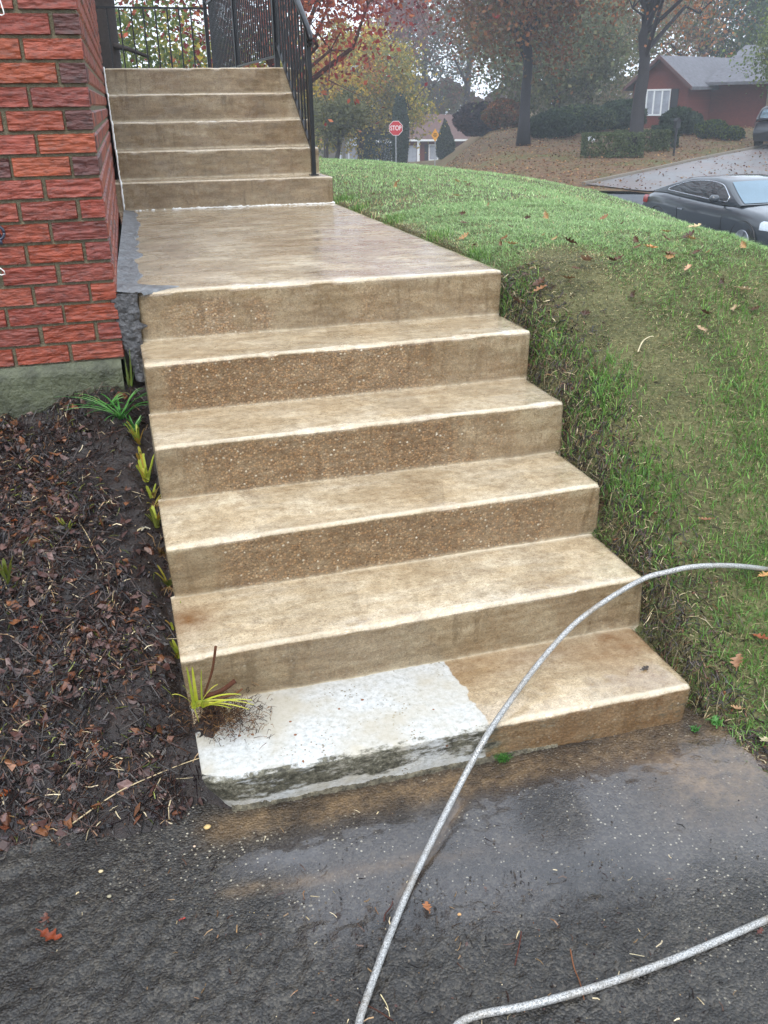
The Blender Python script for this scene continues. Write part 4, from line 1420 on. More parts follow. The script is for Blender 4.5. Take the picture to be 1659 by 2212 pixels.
# woody stumps of a cut shrub
p0 = at(95, 1010, z=-.60)
sh = empty('cut_shrub', tuple(p0), 0, 'cut brown shrub stumps with one thin curved stem near the foundation', 'shrub')
for pl, r0, r1, c in (([(88, 1010, -.62), (82, 950, -.53), (80, 905, -.47)], .0065, .006, (62, 44, 34)), ([(100, 1010, -.62), (98, 960, -.54), (96, 915, -.48)], .0075, .007, (74, 56, 42)),
                      ([(95, 905, -.48), (92, 860, -.42), (78, 830, -.38), (52, 812, -.36), (40, 806, -.355)], .0022, .0012, (52, 38, 34)), ([(100, 1015, -.61), (103, 960, -.53), (104, 870, -.42)], .0022, .0014, (150, 116, 80)),
                      ([(58, 900, -.48), (66, 868, -.44), (68, 850, -.41)], .0035, .003, (72, 48, 40))):
    b = MB(); b.col = lin(c)
    P = catmull([Vector(at(u, v, z=z)) - Vector(p0) for u, v, z in pl], 5)
    b.tube(P, list(np.linspace(r0, r1, len(P))), 7)
    b.build('stem', M_WOODY, sh, True)


def weed(u, v, zf, n, L, cols_, label, seed, w_=.0012, lean=1.0):
    rg = random.Random(seed)
    b = MB()
    for i in range(n):
        a_ = rg.uniform(0, 6.28); l = L * rg.uniform(.4, 1.1); k_ = rg.uniform(.2, 1) * lean
        s0 = (rg.gauss(0, L * .22), rg.gauss(0, L * .22), 0)
        blade(b, s0, (s0[0] + math.cos(a_) * l * k_, s0[1] + math.sin(a_) * l * k_, l * rg.uniform(.2, .8)), (0, 0, l * .2), w_, rg.choice(cols_), 4, False)
    o = b.build('weed', M_GRASS, None, True)
    o.location = settle(u, v, zf)
    return tag(o, label, 'weed')


weed(1085, 1640, path_h, 230, .034, [(70, 130, 50), (52, 104, 40), (96, 150, 64)], 'tuft of fine green grass growing at the foot of the bottom step', 1)
weed(1545, 1562, lambda x, y: -1.13, 60, .03, [(74, 132, 58), (98, 150, 76)], 'small green clover patch at the lower end of the bank', 2, .003)
weed(1500, 1578, lambda x, y: -1.14, 40, .02, [(60, 116, 50), (86, 140, 66)], 'tiny green weed beside the corner of the bottom step', 3, .0025)


def pebble(u, v, s_, c, label, seed, zf=path_h):
    rg = random.Random(seed)
    b = MB(); b.col = lin(c)
    V = []; F = []
    n, m_ = 8, 6
    for i in range(m_ + 1):
        th = math.pi * i / m_
        for j in range(n):
            ph = 2 * math.pi * j / n
            k_ = 1 + .25 * (float(vnoise(np.array([math.cos(ph) * 1.3 + seed, math.sin(ph) * 1.3, th * 1.2]))) - .5)
            V.append((s_ * k_ * math.sin(th) * math.cos(ph), s_ * .8 * k_ * math.sin(th) * math.sin(ph), s_ * .6 * k_ * math.cos(th)))
    for i in range(m_):
        for j in range(n): F.append((i * n + j, (i + 1) * n + j, (i + 1) * n + (j + 1) % n, i * n + (j + 1) % n))
    b.add(V, F)
    o = b.build('pebble', M_WOODY, None, True)
    o.location = settle(u, v, zf, s_ * .35)
    return tag(o, label, 'pebble')


pebble(448, 1786, .010, (206, 176, 120), 'yellowish stone just below the left corner of the bottom step', 1, lambda x, y: -1.13)
pebble(218, 1882, .0065, (196, 178, 140), 'pale cream pebble on the mud near the bed', 2, lambda x, y: -1.13)
pebble(236, 1936, .006, (156, 148, 124), 'greyish pebble just below the cream one', 3, lambda x, y: -1.13)
pebble(420, 1828, .004, (214, 186, 160), 'tiny pinkish pebble left of the puddle', 4, lambda x, y: -1.13)
pebble(992, 2075 - 100, .0055, (206, 160, 110), 'small orange pebble beside the leaf on the path', 5)
pebble(26, 888, .012, (232, 228, 216), 'white stone at the top of the bed below the foundation', 6, bedz)

# ------------------------------------------------------------------ road, driveway beyond the lawn
def asphalt_mat(name, c, leafy):
    m = Mat(name, .45)
    n = m.noise(.8, 4); f = m.noise(60, 4)
    cc = m.ramp(m.math('MULTIPLY_ADD', n, .6, m.math('MULTIPLY', f, .4)), [(.3, tuple(v * .75 for v in c)), (.7, tuple(v * 1.25 for v in c))])
    if leafy:
        lf = m.math('MULTIPLY', m.ramp(m.noise(.5, 4), [(.40, .2), (.58, 1)]), m.ramp(m.noise(14, 3), [(.40, .2), (.55, .9)]))
        cc = m.mix(lf, cc, lin((120, 104, 100)))
    m.base(cc)
    m.rough(m.ramp(n, [(.3, .3), (.7, .5)]))
    return m.m


e1 = at(1120, 387, z=RZ)[:2]; e2 = at(1259, 402, z=RZ)[:2]
de = (e2 - e1) / np.linalg.norm(e2 - e1)
nd = np.array([.68, -.73])
TT_, SS_ = np.meshgrid(np.linspace(-25, 45, 60), np.linspace(0, 1, 30), indexing='ij')
n0 = np.array([.73, .68]) * 12.3
NE = n0[None, None] + nd * TT_[..., None]
FE = (e1 - de * 6)[None, None] + de * (TT_[..., None] * .8 + 6)
Q = NE + (FE - NE) * SS_[..., None]
tag(link('road', gridmesh('road', Q[..., 0], Q[..., 1], np.full_like(TT_, RZ)), asphalt_mat('wet_asphalt', (.075, .085, .10), False)), kind='structure')
up = [(1259, 402), (1340, 385), (1424, 367), (1530, 343), (1640, 321), (1700, 314), (1800, 312)]
lo = [(1262, 404), (1330, 409), (1401, 416), (1530, 410), (1659, 400), (1740, 395), (1900, 390)]
U_ = np.array([hit(*p)[:2] for p in up]); L_ = np.array([at(*p, z=RZ)[:2] for p in lo])
tU = np.linspace(0, len(up) - 1, 50)
Uc = np.stack([np.interp(tU, range(len(up)), U_[:, i]) for i in (0, 1)], -1)
Lc = np.stack([np.interp(tU, range(len(lo)), L_[:, i]) for i in (0, 1)], -1)
ss = np.linspace(0, 1, 24)
Q = Lc[:, None] + (Uc - Lc)[:, None] * ss[None, :, None]
DZ = hill(Q[..., 0], Q[..., 1]) + .05
tag(link('driveway', gridmesh('driveway', Q[..., 0], Q[..., 1], DZ), asphalt_mat('leafy_asphalt', (.17, .175, .185), True)), kind='structure')
b = MB()
P = [Vector((float(x_), float(y_), float(hill(x_, y_)) + .07)) for x_, y_ in Uc]
b.tube(P, .09, 4)
tag(b.build('kerb', simple('kerb_stone', lin((120, 112, 100)), .8)), kind='structure')

# ------------------------------------------------------------------ trees
def tree(name, label, base, H, R, tr, lo_, ncl, nleaf, ls, cols_, seed, limbs=14, sig=.16, fork=False, lean=(0, 0), sq=1.0, group=None, bark=(58, 50, 46), cat='tree', flat=.9, limb_r=.30):
    rg = np.random.default_rng(seed)
    base = np.array(base, float)
    root = empty(name, tuple(base), 0, label, cat, group)
    tb = MB(); tb.col = lin(bark)
    n = 9
    top = H * (.55 if fork else .85)
    tp = []
    for i in range(n + 1):
        t = i / n
        tp.append(np.array([lean[0] * t * H + rg.normal(0, .012) * H * t, lean[1] * t * H + rg.normal(0, .012) * H * t, t * top]))
    tr_ = [tr * (1.35 if i == 0 else 1) * (1 - .62 * i / n) for i in range(n + 1)]
    tb.tube(tp, tr_, 9)
    cz = (H + lo_) / 2; hz = (H - lo_) / 2
    cen = []
    for i in range(ncl):
        while True:
            v = rg.uniform(-1, 1, 3)
            if .15 < np.dot(v, v) < 1: break
        v = v * (1.0 if i % 3 else .7)
        cen.append(np.array([v[0] * R + lean[0] * cz, v[1] * R * sq + lean[1] * cz, cz + v[2] * hz]))
    cen = np.array(cen)
    for i in range(min(limbs, ncl)):
        c = cen[i]
        t0 = np.clip((c[2] - .35 * R) / top, .25, .97) * rg.uniform(.75, 1)
        t0 = float(np.clip(t0, .2, .98))
        j = t0 * n; a_ = int(min(j, n - 1)); p = tp[a_] + (tp[a_ + 1] - tp[a_]) * (j - a_)
        r0 = tr * (1 - .62 * t0) * limb_r * 1.7
        m1 = p * .55 + c * .45 + rg.normal(0, .06, 3) * R + np.array([0, 0, .08 * R])
        m2 = p * .2 + c * .8 + rg.normal(0, .05, 3) * R
        tb.tube([p, m1, m2, c], [r0, r0 * .62, r0 * .34, r0 * .12], 5, False)
        for q in range(3):
            e = c + rg.normal(0, .22, 3) * R
            tb.tube([m2, (m2 + e) / 2 + rg.normal(0, .04, 3) * R, e], [r0 * .28, r0 * .18, r0 * .06], 4, False)
    if fork:
        for q in range(3):
            c = np.array([rg.normal(0, .35) * R, rg.normal(0, .3) * R, H * .95])
            p = tp[-1 - q]
            tb.tube([p, p * .5 + c * .5 + rg.normal(0, .05, 3) * R, c], [tr * .38, tr * .26, tr * .08], 6, False)
    tb.build('trunk', M_WOODY, root, True)
    k = rg.integers(0, ncl, nleaf)
    wgt = rg.normal(0, 1, (nleaf, 3)) * np.array([1, 1, flat]) * R * sig * rg.uniform(.5, 1.3, ncl)[k][:, None]
    P = cen[k] + wgt
    P = P[P[:, 2] > lo_ * .6]
    nl = len(P); k = k[:nl]
    a_ = rg.normal(0, 1, (nl, 3)); a_ /= np.linalg.norm(a_, axis=1)[:, None]
    b_ = np.cross(a_, rg.normal(0, 1, (nl, 3))); b_ /= np.linalg.norm(b_, axis=1)[:, None]
    s_ = ls * rg.uniform(.5, 1.2, nl)[:, None]
    V = np.stack([P - a_ * s_ * .5, P + b_ * s_ * .32, P + a_ * s_ * .5, P - b_ * s_ * .32], 1).reshape(-1, 3)
    F = np.arange(nl * 4).reshape(nl, 4)
    pal = np.array([lin(c) for c in cols_])
    cc = pal[(rg.random(ncl) * len(pal)).astype(int)][k]
    c2 = pal[rg.integers(0, len(pal), nl)]
    cc = (cc * .65 + c2 * .35) * 1.35 * rg.uniform(.65, 1.25, nl)[:, None]
    me = fastmesh('crown', V, F, False, {'col': np.repeat(cc, 4, 0)})
    link('crown', me, M_CROWN, root)
    return root


RED = [(118, 50, 48), (140, 62, 54), (96, 44, 46), (150, 84, 58)]
YEL = [(166, 142, 48), (138, 124, 44), (186, 158, 58), (104, 106, 44)]
OLV = [(92, 84, 56), (112, 92, 60), (78, 80, 56), (104, 74, 54)]
BRO = [(128, 84, 54), (144, 92, 56), (98, 74, 52), (112, 64, 46)]
ORG = [(170, 112, 64), (148, 98, 62), (186, 130, 72), (120, 88, 60)]
GRE = [(84, 104, 50), (104, 118, 58), (70, 90, 50), (124, 128, 66)]
DGR = [(60, 76, 58), (72, 88, 64), (52, 66, 52)]
HG = [(88, 100, 66), (104, 114, 76), (76, 88, 58)]

tree('broadleaf_tree', 'big orange-brown autumn tree with a thick trunk before the brick house across the road', on_hill(1376, 44), 12.5, 5.6, .34, 5.2, 90, 12000, .17, ORG + BRO, 31, 34, .13, True, bark=(52, 48, 50))
tree('broadleaf_tree', 'dark trunked brown-leaved tree left of the brick house across the road', on_hill(1133, 48), 13, 4.6, .28, 3.0, 100, 28000, .22, BRO + OLV + [(96, 100, 84)], 32, 20, .15, bark=(48, 46, 50))
tree('broadleaf_tree', 'tall olive brown tree behind the small house with the white column', on_hill(1010, 106), 22, 9.5, .4, 4, 110, 17000, .34, OLV + BRO, 33, 14, .15)
tree('broadleaf_tree', 'tall grey-green tree rising behind the yellow tree', on_hill(915, 112), 23, 7.0, .4, 5, 70, 9000, .36, [(96, 108, 84), (112, 116, 90), (84, 92, 72)], 34, 16, .13)
tree('broadleaf_tree', 'broad yellow-green tree behind the utility pole', on_hill(780, 78), 10.5, 5.2, .35, .8, 120, 34000, .27, YEL + [(110, 120, 62)], 35, 10, .16, flat=.6)
tree('broadleaf_tree', 'red-leaved dogwood with arching dark limbs just behind the porch railings', (4.6, 21.8, -2.6), 10.4, 4.6, .15, 3.9, 90, 15000, .15, RED + [(160, 100, 70)], 36, 34, .17, lean=(.07, 0), bark=(84, 58, 52), limb_r=.45)
tree('broadleaf_tree', 'light green leafy tree filling the gap behind the porch end railing', (.45, 26, -3), 7.6, 3.0, .16, 1.5, 80, 8000, .19, GRE, 38, 12, .18)
tree('broadleaf_tree', 'green and yellow bushy tree low behind the porch railing', (3.8, 34, -3), 6.4, 4.2, .18, 1.0, 80, 9000, .24, GRE + YEL, 39, 12, .17)
tree('broadleaf_tree', 'pale brown tree filling the gap between the two big autumn trees', on_hill(1270, 78), 14, 7.5, .35, 1.5, 110, 22000, .34, [(128, 120, 92), (112, 104, 84), (140, 112, 84), (104, 108, 80)], 40, 16, .15)
tree('broadleaf_tree', 'orange and brown tree behind the roof of the brick house', on_hill(1500, 88), 13, 8.0, .4, 3, 90, 14000, .36, ORG + GRE[:2], 41, 18, .14)
tree('broadleaf_tree', 'deep green tree at the right edge behind the brick house roof', on_hill(1650, 84), 11.5, 6.0, .4, 3, 90, 17000, .34, DGR + GRE[:1], 42, 10, .16)
tree('broadleaf_tree', 'olive tree crown standing behind the dark hedges left of the brick house', on_hill(1200, 66), 8.5, 5.6, .3, .8, 110, 26000, .28, [(92, 100, 66), (108, 104, 72), (78, 84, 60)], 43, 10, .16)
tree('broadleaf_tree', 'rust red tree top above the stop sign', on_hill(850, 100), 22, 4.5, .35, 9, 60, 6000, .40, [(150, 72, 60), (134, 80, 66), (120, 96, 84)], 44, 16, .15)
tree('broadleaf_tree', 'green tree branch overhanging the entry of the brick house at the right edge', on_hill(1690, 50), 6.0, 2.6, .14, 1.6, 50, 7000, .16, GRE + HG, 47, 12, .18)
tree('broadleaf_tree', 'thin brown tree at the far left of the yellow tree', on_hill(700, 62), 7.5, 3.2, .18, 2, 50, 8000, .22, YEL + BRO, 45, 14, .17, lean=(.04, 0))
tree('broadleaf_tree', 'crooked low tree with bare dark forks beside the white shed', on_hill(718, 52), 4.2, 2.0, .17, 1.9, 40, 5000, .2, [(92, 92, 58), (78, 80, 54)], 46, 16, .18, lean=(.12, 0), fork=True)

# thick dark trunk with a snapped branch, close behind the porch end railing
p0 = np.array([.18, 10.6, -2.2])
t = empty('old_tree', tuple(p0), 0, 'thick dark tree trunk with a snapped side branch close behind the porch railing', 'tree')
b = MB(); b.col = lin((54, 48, 46))
P = catmull([Vector(v) for v in ((0, 0, 0), (.02, 0, 1.6), (-.02, 0, 3.0), (.0, 0, 4.6), (.05, 0, 7))], 5)
b.tube(P, [.24 - .002 * i for i in range(len(P))], 14)
b.tube([(.0, -.1, 3.62), (.3, -.2, 3.55), (.56, -.25, 3.45)], [.05, .03, .022], 7)
b.build('trunk', M_WOODY, t, True)
b = MB(); b.col = lin((96, 54, 46))
rg = np.random.default_rng(3)
for i in range(500):
    c = Vector((rg.normal(.25, .45), rg.normal(0, .3), rg.uniform(4.35, 6.2)))
    a_ = Vector(rg.normal(0, 1, 3)).normalized() * .07; d_ = a_.cross(Vector(rg.normal(0, 1, 3))).normalized() * .045
    b.col = lin([(104, 56, 46), (126, 72, 50), (84, 48, 44)][rg.integers(0, 3)])
    b.add([c - a_, c + d_, c + a_, c - d_], [(0, 1, 2, 3)])
b.build('crown', M_CROWN, t)


# shrubs, hedges and conifers
def shrub(name, label, base, wx, wy, h, n, ls, cols_, seed, boxy=False, group=None, cat='shrub', cone=False, rz=0):
    rg = np.random.default_rng(seed)
    root = empty(name, tuple(base), rz, label, cat, group)
    b = MB(); b.col = lin((60, 46, 38))
    for i in range(5):
        a_ = rg.uniform(0, 6.28)
        b.tube([(0, 0, 0), (math.cos(a_) * wx * .2, math.sin(a_) * wy * .2, h * .7)], [.04, .015], 5)
    b.build('stem', M_WOODY, root)
    if boxy:
        P = rg.uniform(-1, 1, (n, 3)); k = rg.integers(0, 3, n)
        for ax in range(3):
            q = k == ax; P[q, ax] = np.sign(P[q, ax]) * rg.uniform(.82, 1.0, q.sum())
        P[:, 2] = (P[:, 2] + 1) / 2
    else:
        d = rg.normal(0, 1, (n, 3)); d /= np.linalg.norm(d, axis=1)[:, None]
        lump = fbm(d * 2.2 + seed, 3, seed) * .5 + .72
        P = d * (rg.uniform(.45, 1, n) ** .4 * lump)[:, None]
        P[:, 2] = np.clip((P[:, 2] + .8) / 1.7, 0, 1.1)
        if cone:
            f = (1 - np.clip(P[:, 2], 0, 1) ** 1.6 * .75)
            P[:, 0] *= f; P[:, 1] *= f
    P = P * np.array([wx / 2, wy / 2, h])
    a_ = rg.normal(0, 1, (n, 3)); a_ /= np.linalg.norm(a_, axis=1)[:, None]
    b_ = np.cross(a_, rg.normal(0, 1, (n, 3))); b_ /= np.linalg.norm(b_, axis=1)[:, None]
    s_ = ls * rg.uniform(.5, 1.2, n)[:, None]
    V = np.stack([P - a_ * s_ * .5, P + b_ * s_ * .35, P + a_ * s_ * .5, P - b_ * s_ * .35], 1).reshape(-1, 3)
    pal = np.array([lin(c) for c in cols_])
    cc = pal[rg.integers(0, len(pal), n)] * rg.uniform(.6, 1.25, n)[:, None]
    link('foliage', fastmesh('foliage', V, np.arange(n * 4).reshape(n, 4), False, {'col': np.repeat(cc, 4, 0)}), M_CROWN, root)
    return root


shrub('hedge', 'clipped square boxwood hedge, the leftmost block in front of the brick house', on_hill(1327, 43), 2.6, 1.4, .95, 6000, .12, HG, 1, True, cat='hedge', rz=-.5)
shrub('hedge', 'long clipped hedge block in the middle before the brick house', on_hill(1390, 45.5), 2.4, 1.2, .85, 5500, .12, HG, 2, True, cat='hedge', rz=-.5)
shrub('hedge', 'small dark clipped hedge at the right end of the row', on_hill(1440, 47), 1.2, 1.1, .9, 3500, .12, DGR, 3, True, cat='hedge', rz=-.5)
shrub('shrub', 'large dark rounded shrub under the white window', on_hill(1472, 53), 2.2, 2.0, 1.25, 9000, .16, DGR, 4)
shrub('shrub', 'wide dark shrub mass left of the clipped hedges', on_hill(1250, 55), 5.0, 3.0, 1.3, 12000, .18, HG + DGR, 5)
shrub('shrub', 'dark shrub beside the trunk of the brown-leaved tree', on_hill(1195, 52), 3.0, 2.4, 1.2, 9000, .17, DGR, 6)
shrub('shrub', 'dark hedge-like shrub at the left corner of the brick house', on_hill(1340, 57), 3.2, 2.4, 1.5, 9000, .17, DGR, 7)
shrub('shrub', 'low round green shrub by the path to the dark entry', on_hill(1540, 51), 1.8, 1.4, .8, 4000, .13, GRE[:2] + DGR, 8)
shrub('shrub', 'small green shrub next to the parked dark car', on_hill(1585, 50), 1.3, 1.2, .6, 3000, .13, GRE[:2] + DGR, 9)
shrub('shrub', 'wide purple-brown shrub right of the small white-columned house', on_hill(1045, 66), 4.2, 3.0, 1.9, 12000, .2, [(62, 52, 62), (52, 46, 56), (74, 58, 60)], 10)
shrub('conifer', 'tall dark columnar evergreen beside the stop sign', on_hill(864, 72), 1.35, 1.35, 4.6, 9000, .16, DGR, 11, cone=False, cat='conifer')
shrub('conifer', 'small pointed evergreen before the window of the white-columned house', on_hill(962, 84), 2.0, 2.0, 3.0, 7000, .17, DGR, 12, cone=True, cat='conifer')
shrub('conifer', 'dark upright evergreen right of the white shed', on_hill(790, 80), 1.6, 1.6, 3.4, 6000, .18, DGR, 13, cat='conifer')
shrub('hedge', 'low dark hedge between the evergreens left of the stop sign', on_hill(822, 76), 2.6, 1.2, 2.3, 6000, .16, DGR, 14, True, cat='hedge', rz=-.3)
shrub('shrub', 'brown-leaved shrub at the edge of the leafy yard', on_hill(1090, 62), 3.0, 2.4, 1.6, 8000, .2, BRO + OLV, 15)

# leaves lying on the yard and drive across the road
rg = np.random.default_rng(7)
n = 16000
bb = np.radians(rg.uniform(20, 42, n)); D = 30 + 30 * rg.random(n) ** 1.2
X = CAM[0] + D * np.sin(bb); Y = CAM[1] + D * np.cos(bb); Z = hill(X, Y) + .04 + .03 * rg.random(n)
on = np.zeros(n, bool)
for t_ in range(len(Uc) - 1):
    e_ = Uc[t_ + 1] - Uc[t_]; w_ = np.stack([X - Uc[t_][0], Y - Uc[t_][1]], -1)
    al = (w_ @ e_) / (e_ @ e_)
    on |= (al >= 0) & (al <= 1) & ((e_[0] * w_[:, 1] - e_[1] * w_[:, 0]) < 0)
k = (D > 32 + 2 * rg.random(n)) & (~on | (rg.random(n) < .22))
X, Y, Z = X[k], Y[k], Z[k]; n = len(X)
a_ = rg.normal(0, 1, (n, 3)) * [1, 1, .35]; a_ /= np.linalg.norm(a_, axis=1)[:, None]
b_ = np.cross(a_, rg.normal(0, .3, (n, 3)) + [0, 0, 1]); b_ /= np.linalg.norm(b_, axis=1)[:, None]
P = np.stack([X, Y, Z + .03], -1); s_ = (.11 * rg.uniform(.5, 1.2, n))[:, None]
V = np.stack([P - a_ * s_ * .5, P + b_ * s_ * .4, P + a_ * s_ * .5, P - b_ * s_ * .4], 1).reshape(-1, 3)
pal = np.array([lin(c) for c in [(150, 112, 78), (122, 82, 60), (96, 66, 52), (176, 140, 98), (108, 96, 66)]])
cc = pal[rg.integers(0, 5, n)] * rg.uniform(.6, 1.2, n)[:, None]
tag(link('yard_leaves', fastmesh('yard_leaves', V, np.arange(n * 4).reshape(n, 4), False, {'col': np.repeat(cc, 4, 0)}), M_CROWN), kind='stuff', label='fallen brown leaves covering the yard across the road')

# distant wood
rg = np.random.default_rng(99)
n = 45000
bb = np.radians(rg.uniform(-12, 52, n)); D = rg.uniform(105, 135, n)
X = CAM[0] + D * np.sin(bb); Y = CAM[1] + D * np.cos(bb)
top = 4.5 + 5 * fbm(P3(bb * 26, 0, 0), 3, 7)
Z = -4.5 + top * rg.random(n) ** .8
a_ = rg.normal(0, 1, (n, 3)); a_ /= np.linalg.norm(a_, axis=1)[:, None]
b_ = np.cross(a_, rg.normal(0, 1, (n, 3))); b_ /= np.linalg.norm(b_, axis=1)[:, None]
P = np.stack([X, Y, Z], -1); s_ = (.75 * rg.uniform(.5, 1.2, n))[:, None]
V = np.stack([P - a_ * s_ * .5, P + b_ * s_ * .4, P + a_ * s_ * .5, P - b_ * s_ * .4], 1).reshape(-1, 3)
pal = np.array([lin(c) for c in [(96, 100, 70), (116, 108, 76), (108, 84, 66), (84, 88, 62), (130, 96, 70)]])
ci = (fbm(P3(X, Y, Z, .12), 2, 4) * 5).astype(int).clip(0, 4)
cc = pal[ci] * rg.uniform(.65, 1.2, n)[:, None]
tag(link('distant_wood', fastmesh('distant_wood', V, np.arange(n * 4).reshape(n, 4), False, {'col': np.repeat(cc, 4, 0)}), M_CROWN), kind='stuff', label='far off autumn wood behind the houses')

# ------------------------------------------------------------------ houses across the road
M_RBR = None


def far_brick():
    m = Mat('far_brick', .8, .3)
    x = m.n('TexBrick')
    m.put(x.inputs['Vector'], m.scale(m.tc, (1, 1, 1)))
    v = m.n('Mapping'); m.put(v.inputs[0], m.tc); v.inputs['Rotation'].default_value = (math.radians(90), 0, 0)
    m.t.links.new(v.outputs[0], x.inputs['Vector'])
    x.inputs['Scale'].default_value = 4.5
    m.put(x.inputs['Color1'], lin((112, 56, 48))); m.put(x.inputs['Color2'], lin((98, 50, 46))); m.put(x.inputs['Mortar'], lin((116, 82, 70)))
    x.inputs['Mortar Size'].default_value = .012
    m.base(m.mix(m.ramp(m.noise(.9, 4), [(.3, 0), (.7, .35)]), x.outputs[0], lin((92, 48, 44))))
    return m.m


M_RBR = far_brick()
M_SHIN = simple('grey_shingle', lin((92, 92, 98)), .75, var=.25, sc=5, bump=.3)
M_SHIN2 = simple('brown_shingle', lin((98, 76, 72)), .8, var=.2, sc=5, bump=.3)
M_WHITE = simple('white_trim', lin((222, 226, 228)), .5, var=.05)
M_GLASS = simple('window_glass', (.05, .06, .07), .08, var=.3, sc=1, spec=.8)
M_CURT = simple('curtained_glass', lin((150, 156, 168)), .25, var=.2, sc=3)
M_DARK = simple('dark_entry', lin((34, 34, 38)), .5)


def window(root, M, x0, x1, z0, z1, y, n, glass, shutter=None, fr=.09):
    b = MB()
    b.box(x0, x1, y - .05, y + .02, z0, z0 + fr, M); b.box(x0, x1, y - .05, y + .02, z1 - fr, z1, M)
    xs_ = np.linspace(x0, x1, n + 1)
    for i, x_ in enumerate(xs_):
        b.box(x_ - (0 if i == 0 else fr / 2), x_ + (0 if i == n else fr / 2) + (fr / 2 if i == 0 else 0), y - .046, y + .018, z0 + fr, z1 - fr, M)
    f = b.build('window', M_WHITE, root)
    b = MB(); b.box(x0 + .02, x1 - .02, y - .02, y + .01, z0 + .02, z1 - .02, M)
    b.build('pane', glass, f)
    if shutter:
        for a_ in (x0 - .42, x1 + .06):
            b = MB(); b.box(a_, a_ + .36, y - .04, y + .01, z0, z1, M); b.build('shutter', M_DARK, root)
    return f


# right-hand brick house; local x runs right along the gable front, local y away from us
pA = at(1360, 283, d=60); pB = at(1477, 283, d=58)
zg = -1.25
ang = math.atan2(pB[1] - pA[1], pB[0] - pA[0])
W1 = float(np.hypot(*(pB - pA)[:2]))
hb = empty('brick_house', (pA[0], pA[1], zg), ang, 'red brick ranch house with a grey shingle roof and white front window across the road', 'house')
I4 = Matrix.Identity(4)
EH = 2.6; PH = 3.9; LW = 11.0
b = MB()
b.prism([(0, 0), (W1, 0), (W1, EH), (W1 / 2, PH), (0, EH)], 0, 8, I4)
b.box(W1 + .003, W1 + LW, 2.4, 8.5, 0, EH, I4)
b.build('wall', M_RBR, hb)
b = MB()
ov = .45
for sgn in (0, 1):
    xe = -ov if sgn == 0 else W1 + ov
    xm = W1 / 2
    ze = EH - ov * (PH - EH) / (W1 / 2)
    b.prism([(xe, ze), (xm, PH), (xm, PH + .16), (xe, ze + .16)], -.35, 8, I4)
b.build('roof', M_SHIN, hb)
b = MB()
b.prism([(0, 0), (3.9, 1.95), (3.9, 2.1), (0, .15)], 0, LW + .8, Matrix(((0, 1, 0, W1 + .1), (1, 0, 0, 1.35), (0, 0, 1, EH - .1), (0, 0, 0, 1))))
b.prism([(3.9, 1.95), (7.9, 0), (7.9, .15), (3.9, 2.1)], 0, LW + .8, Matrix(((0, 1, 0, W1 + .1), (1, 0, 0, 1.35), (0, 0, 1, EH - .1), (0, 0, 0, 1))))
b.build('roof', M_SHIN, hb)
b = MB()
for a_, c_ in (((-ov, EH - .36), (W1 / 2, PH - .02)), ((W1 / 2, PH - .02), (W1 + ov, EH - .36))):
    b.prism([(a_[0], a_[1]), (c_[0], c_[1]), (c_[0], c_[1] + .2), (a_[0], a_[1] + .2)], -.42, -.36, I4)
b.build('fascia', simple('maroon_trim', lin((84, 56, 54)), .6), hb)
window(hb, I4, W1 * .26, W1 * .70, .95, 2.35, -.01, 3, M_CURT)
b = MB(); b.box(W1 * .70 + .05, W1 * .70 + .5, -.05, 0, .95, 2.35, I4); b.build('shutter', M_DARK, hb)
b = MB(); b.box(W1 + 3.4, W1 + 5.6, 2.34, 2.42, 0, 2.5, I4); b.build('entry', M_DARK, hb)
b = MB(); b.box(W1 + 3.5, W1 + 3.62, 2.22, 2.335, .02, 2.55, I4); b.box(W1 + 5.45, W1 + 5.57, 2.22, 2.335, .02, 2.55, I4); b.build('door_post', simple('tan_post', lin((150, 130, 110)), .6), hb)

# small house with a porch, far centre
pA = at(879, 357, d=95); pB = at(971, 357, d=94)
ang = math.atan2(pB[1] - pA[1], pB[0] - pA[0]); W2 = float(np.hypot(*(pB - pA)[:2])) + 3.0
h2 = empty('porch_house', (pA[0], pA[1], pA[2] - .3), ang, 'small brick house with a brown roof and white porch column far beyond the stop sign', 'house')
b = MB(); b.box(0, W2, 0, 7, -1, 2.6, I4); b.build('wall', M_RBR, h2)
b = MB()
b.add([(-.4, -.5, 2.6), (W2 + .4, -.5, 2.6), (W2 + .4, 7.5, 2.6), (-.4, 7.5, 2.6), (.5, 3.4, 4.9), (W2 - 1.6, 3.4, 4.7)], [(0, 1, 5, 4), (1, 2, 5), (2, 3, 4, 5), (3, 0, 4), (3, 2, 1, 0)])
b.build('roof', M_SHIN2, h2)
b = MB(); b.box(1.15, 1.38, -.45, -.25, -.8, 2.595, I4); b.box(-.3, -.1, -.45, -.25, -.8, 2.595, I4); b.build('column', M_WHITE, h2)
b = MB(); b.box(-.4, W2 + .4, -.56, -.505, 2.5, 2.68, I4); b.build('gutter', M_WHITE, h2)
window(h2, I4, 2.2, 4.0, .75, 2.2, -.01, 2, M_CURT, True)
b = MB(); b.box(.1, 1.0, -.04, .01, 0, 2.1, I4); b.build('door', M_CURT, h2)
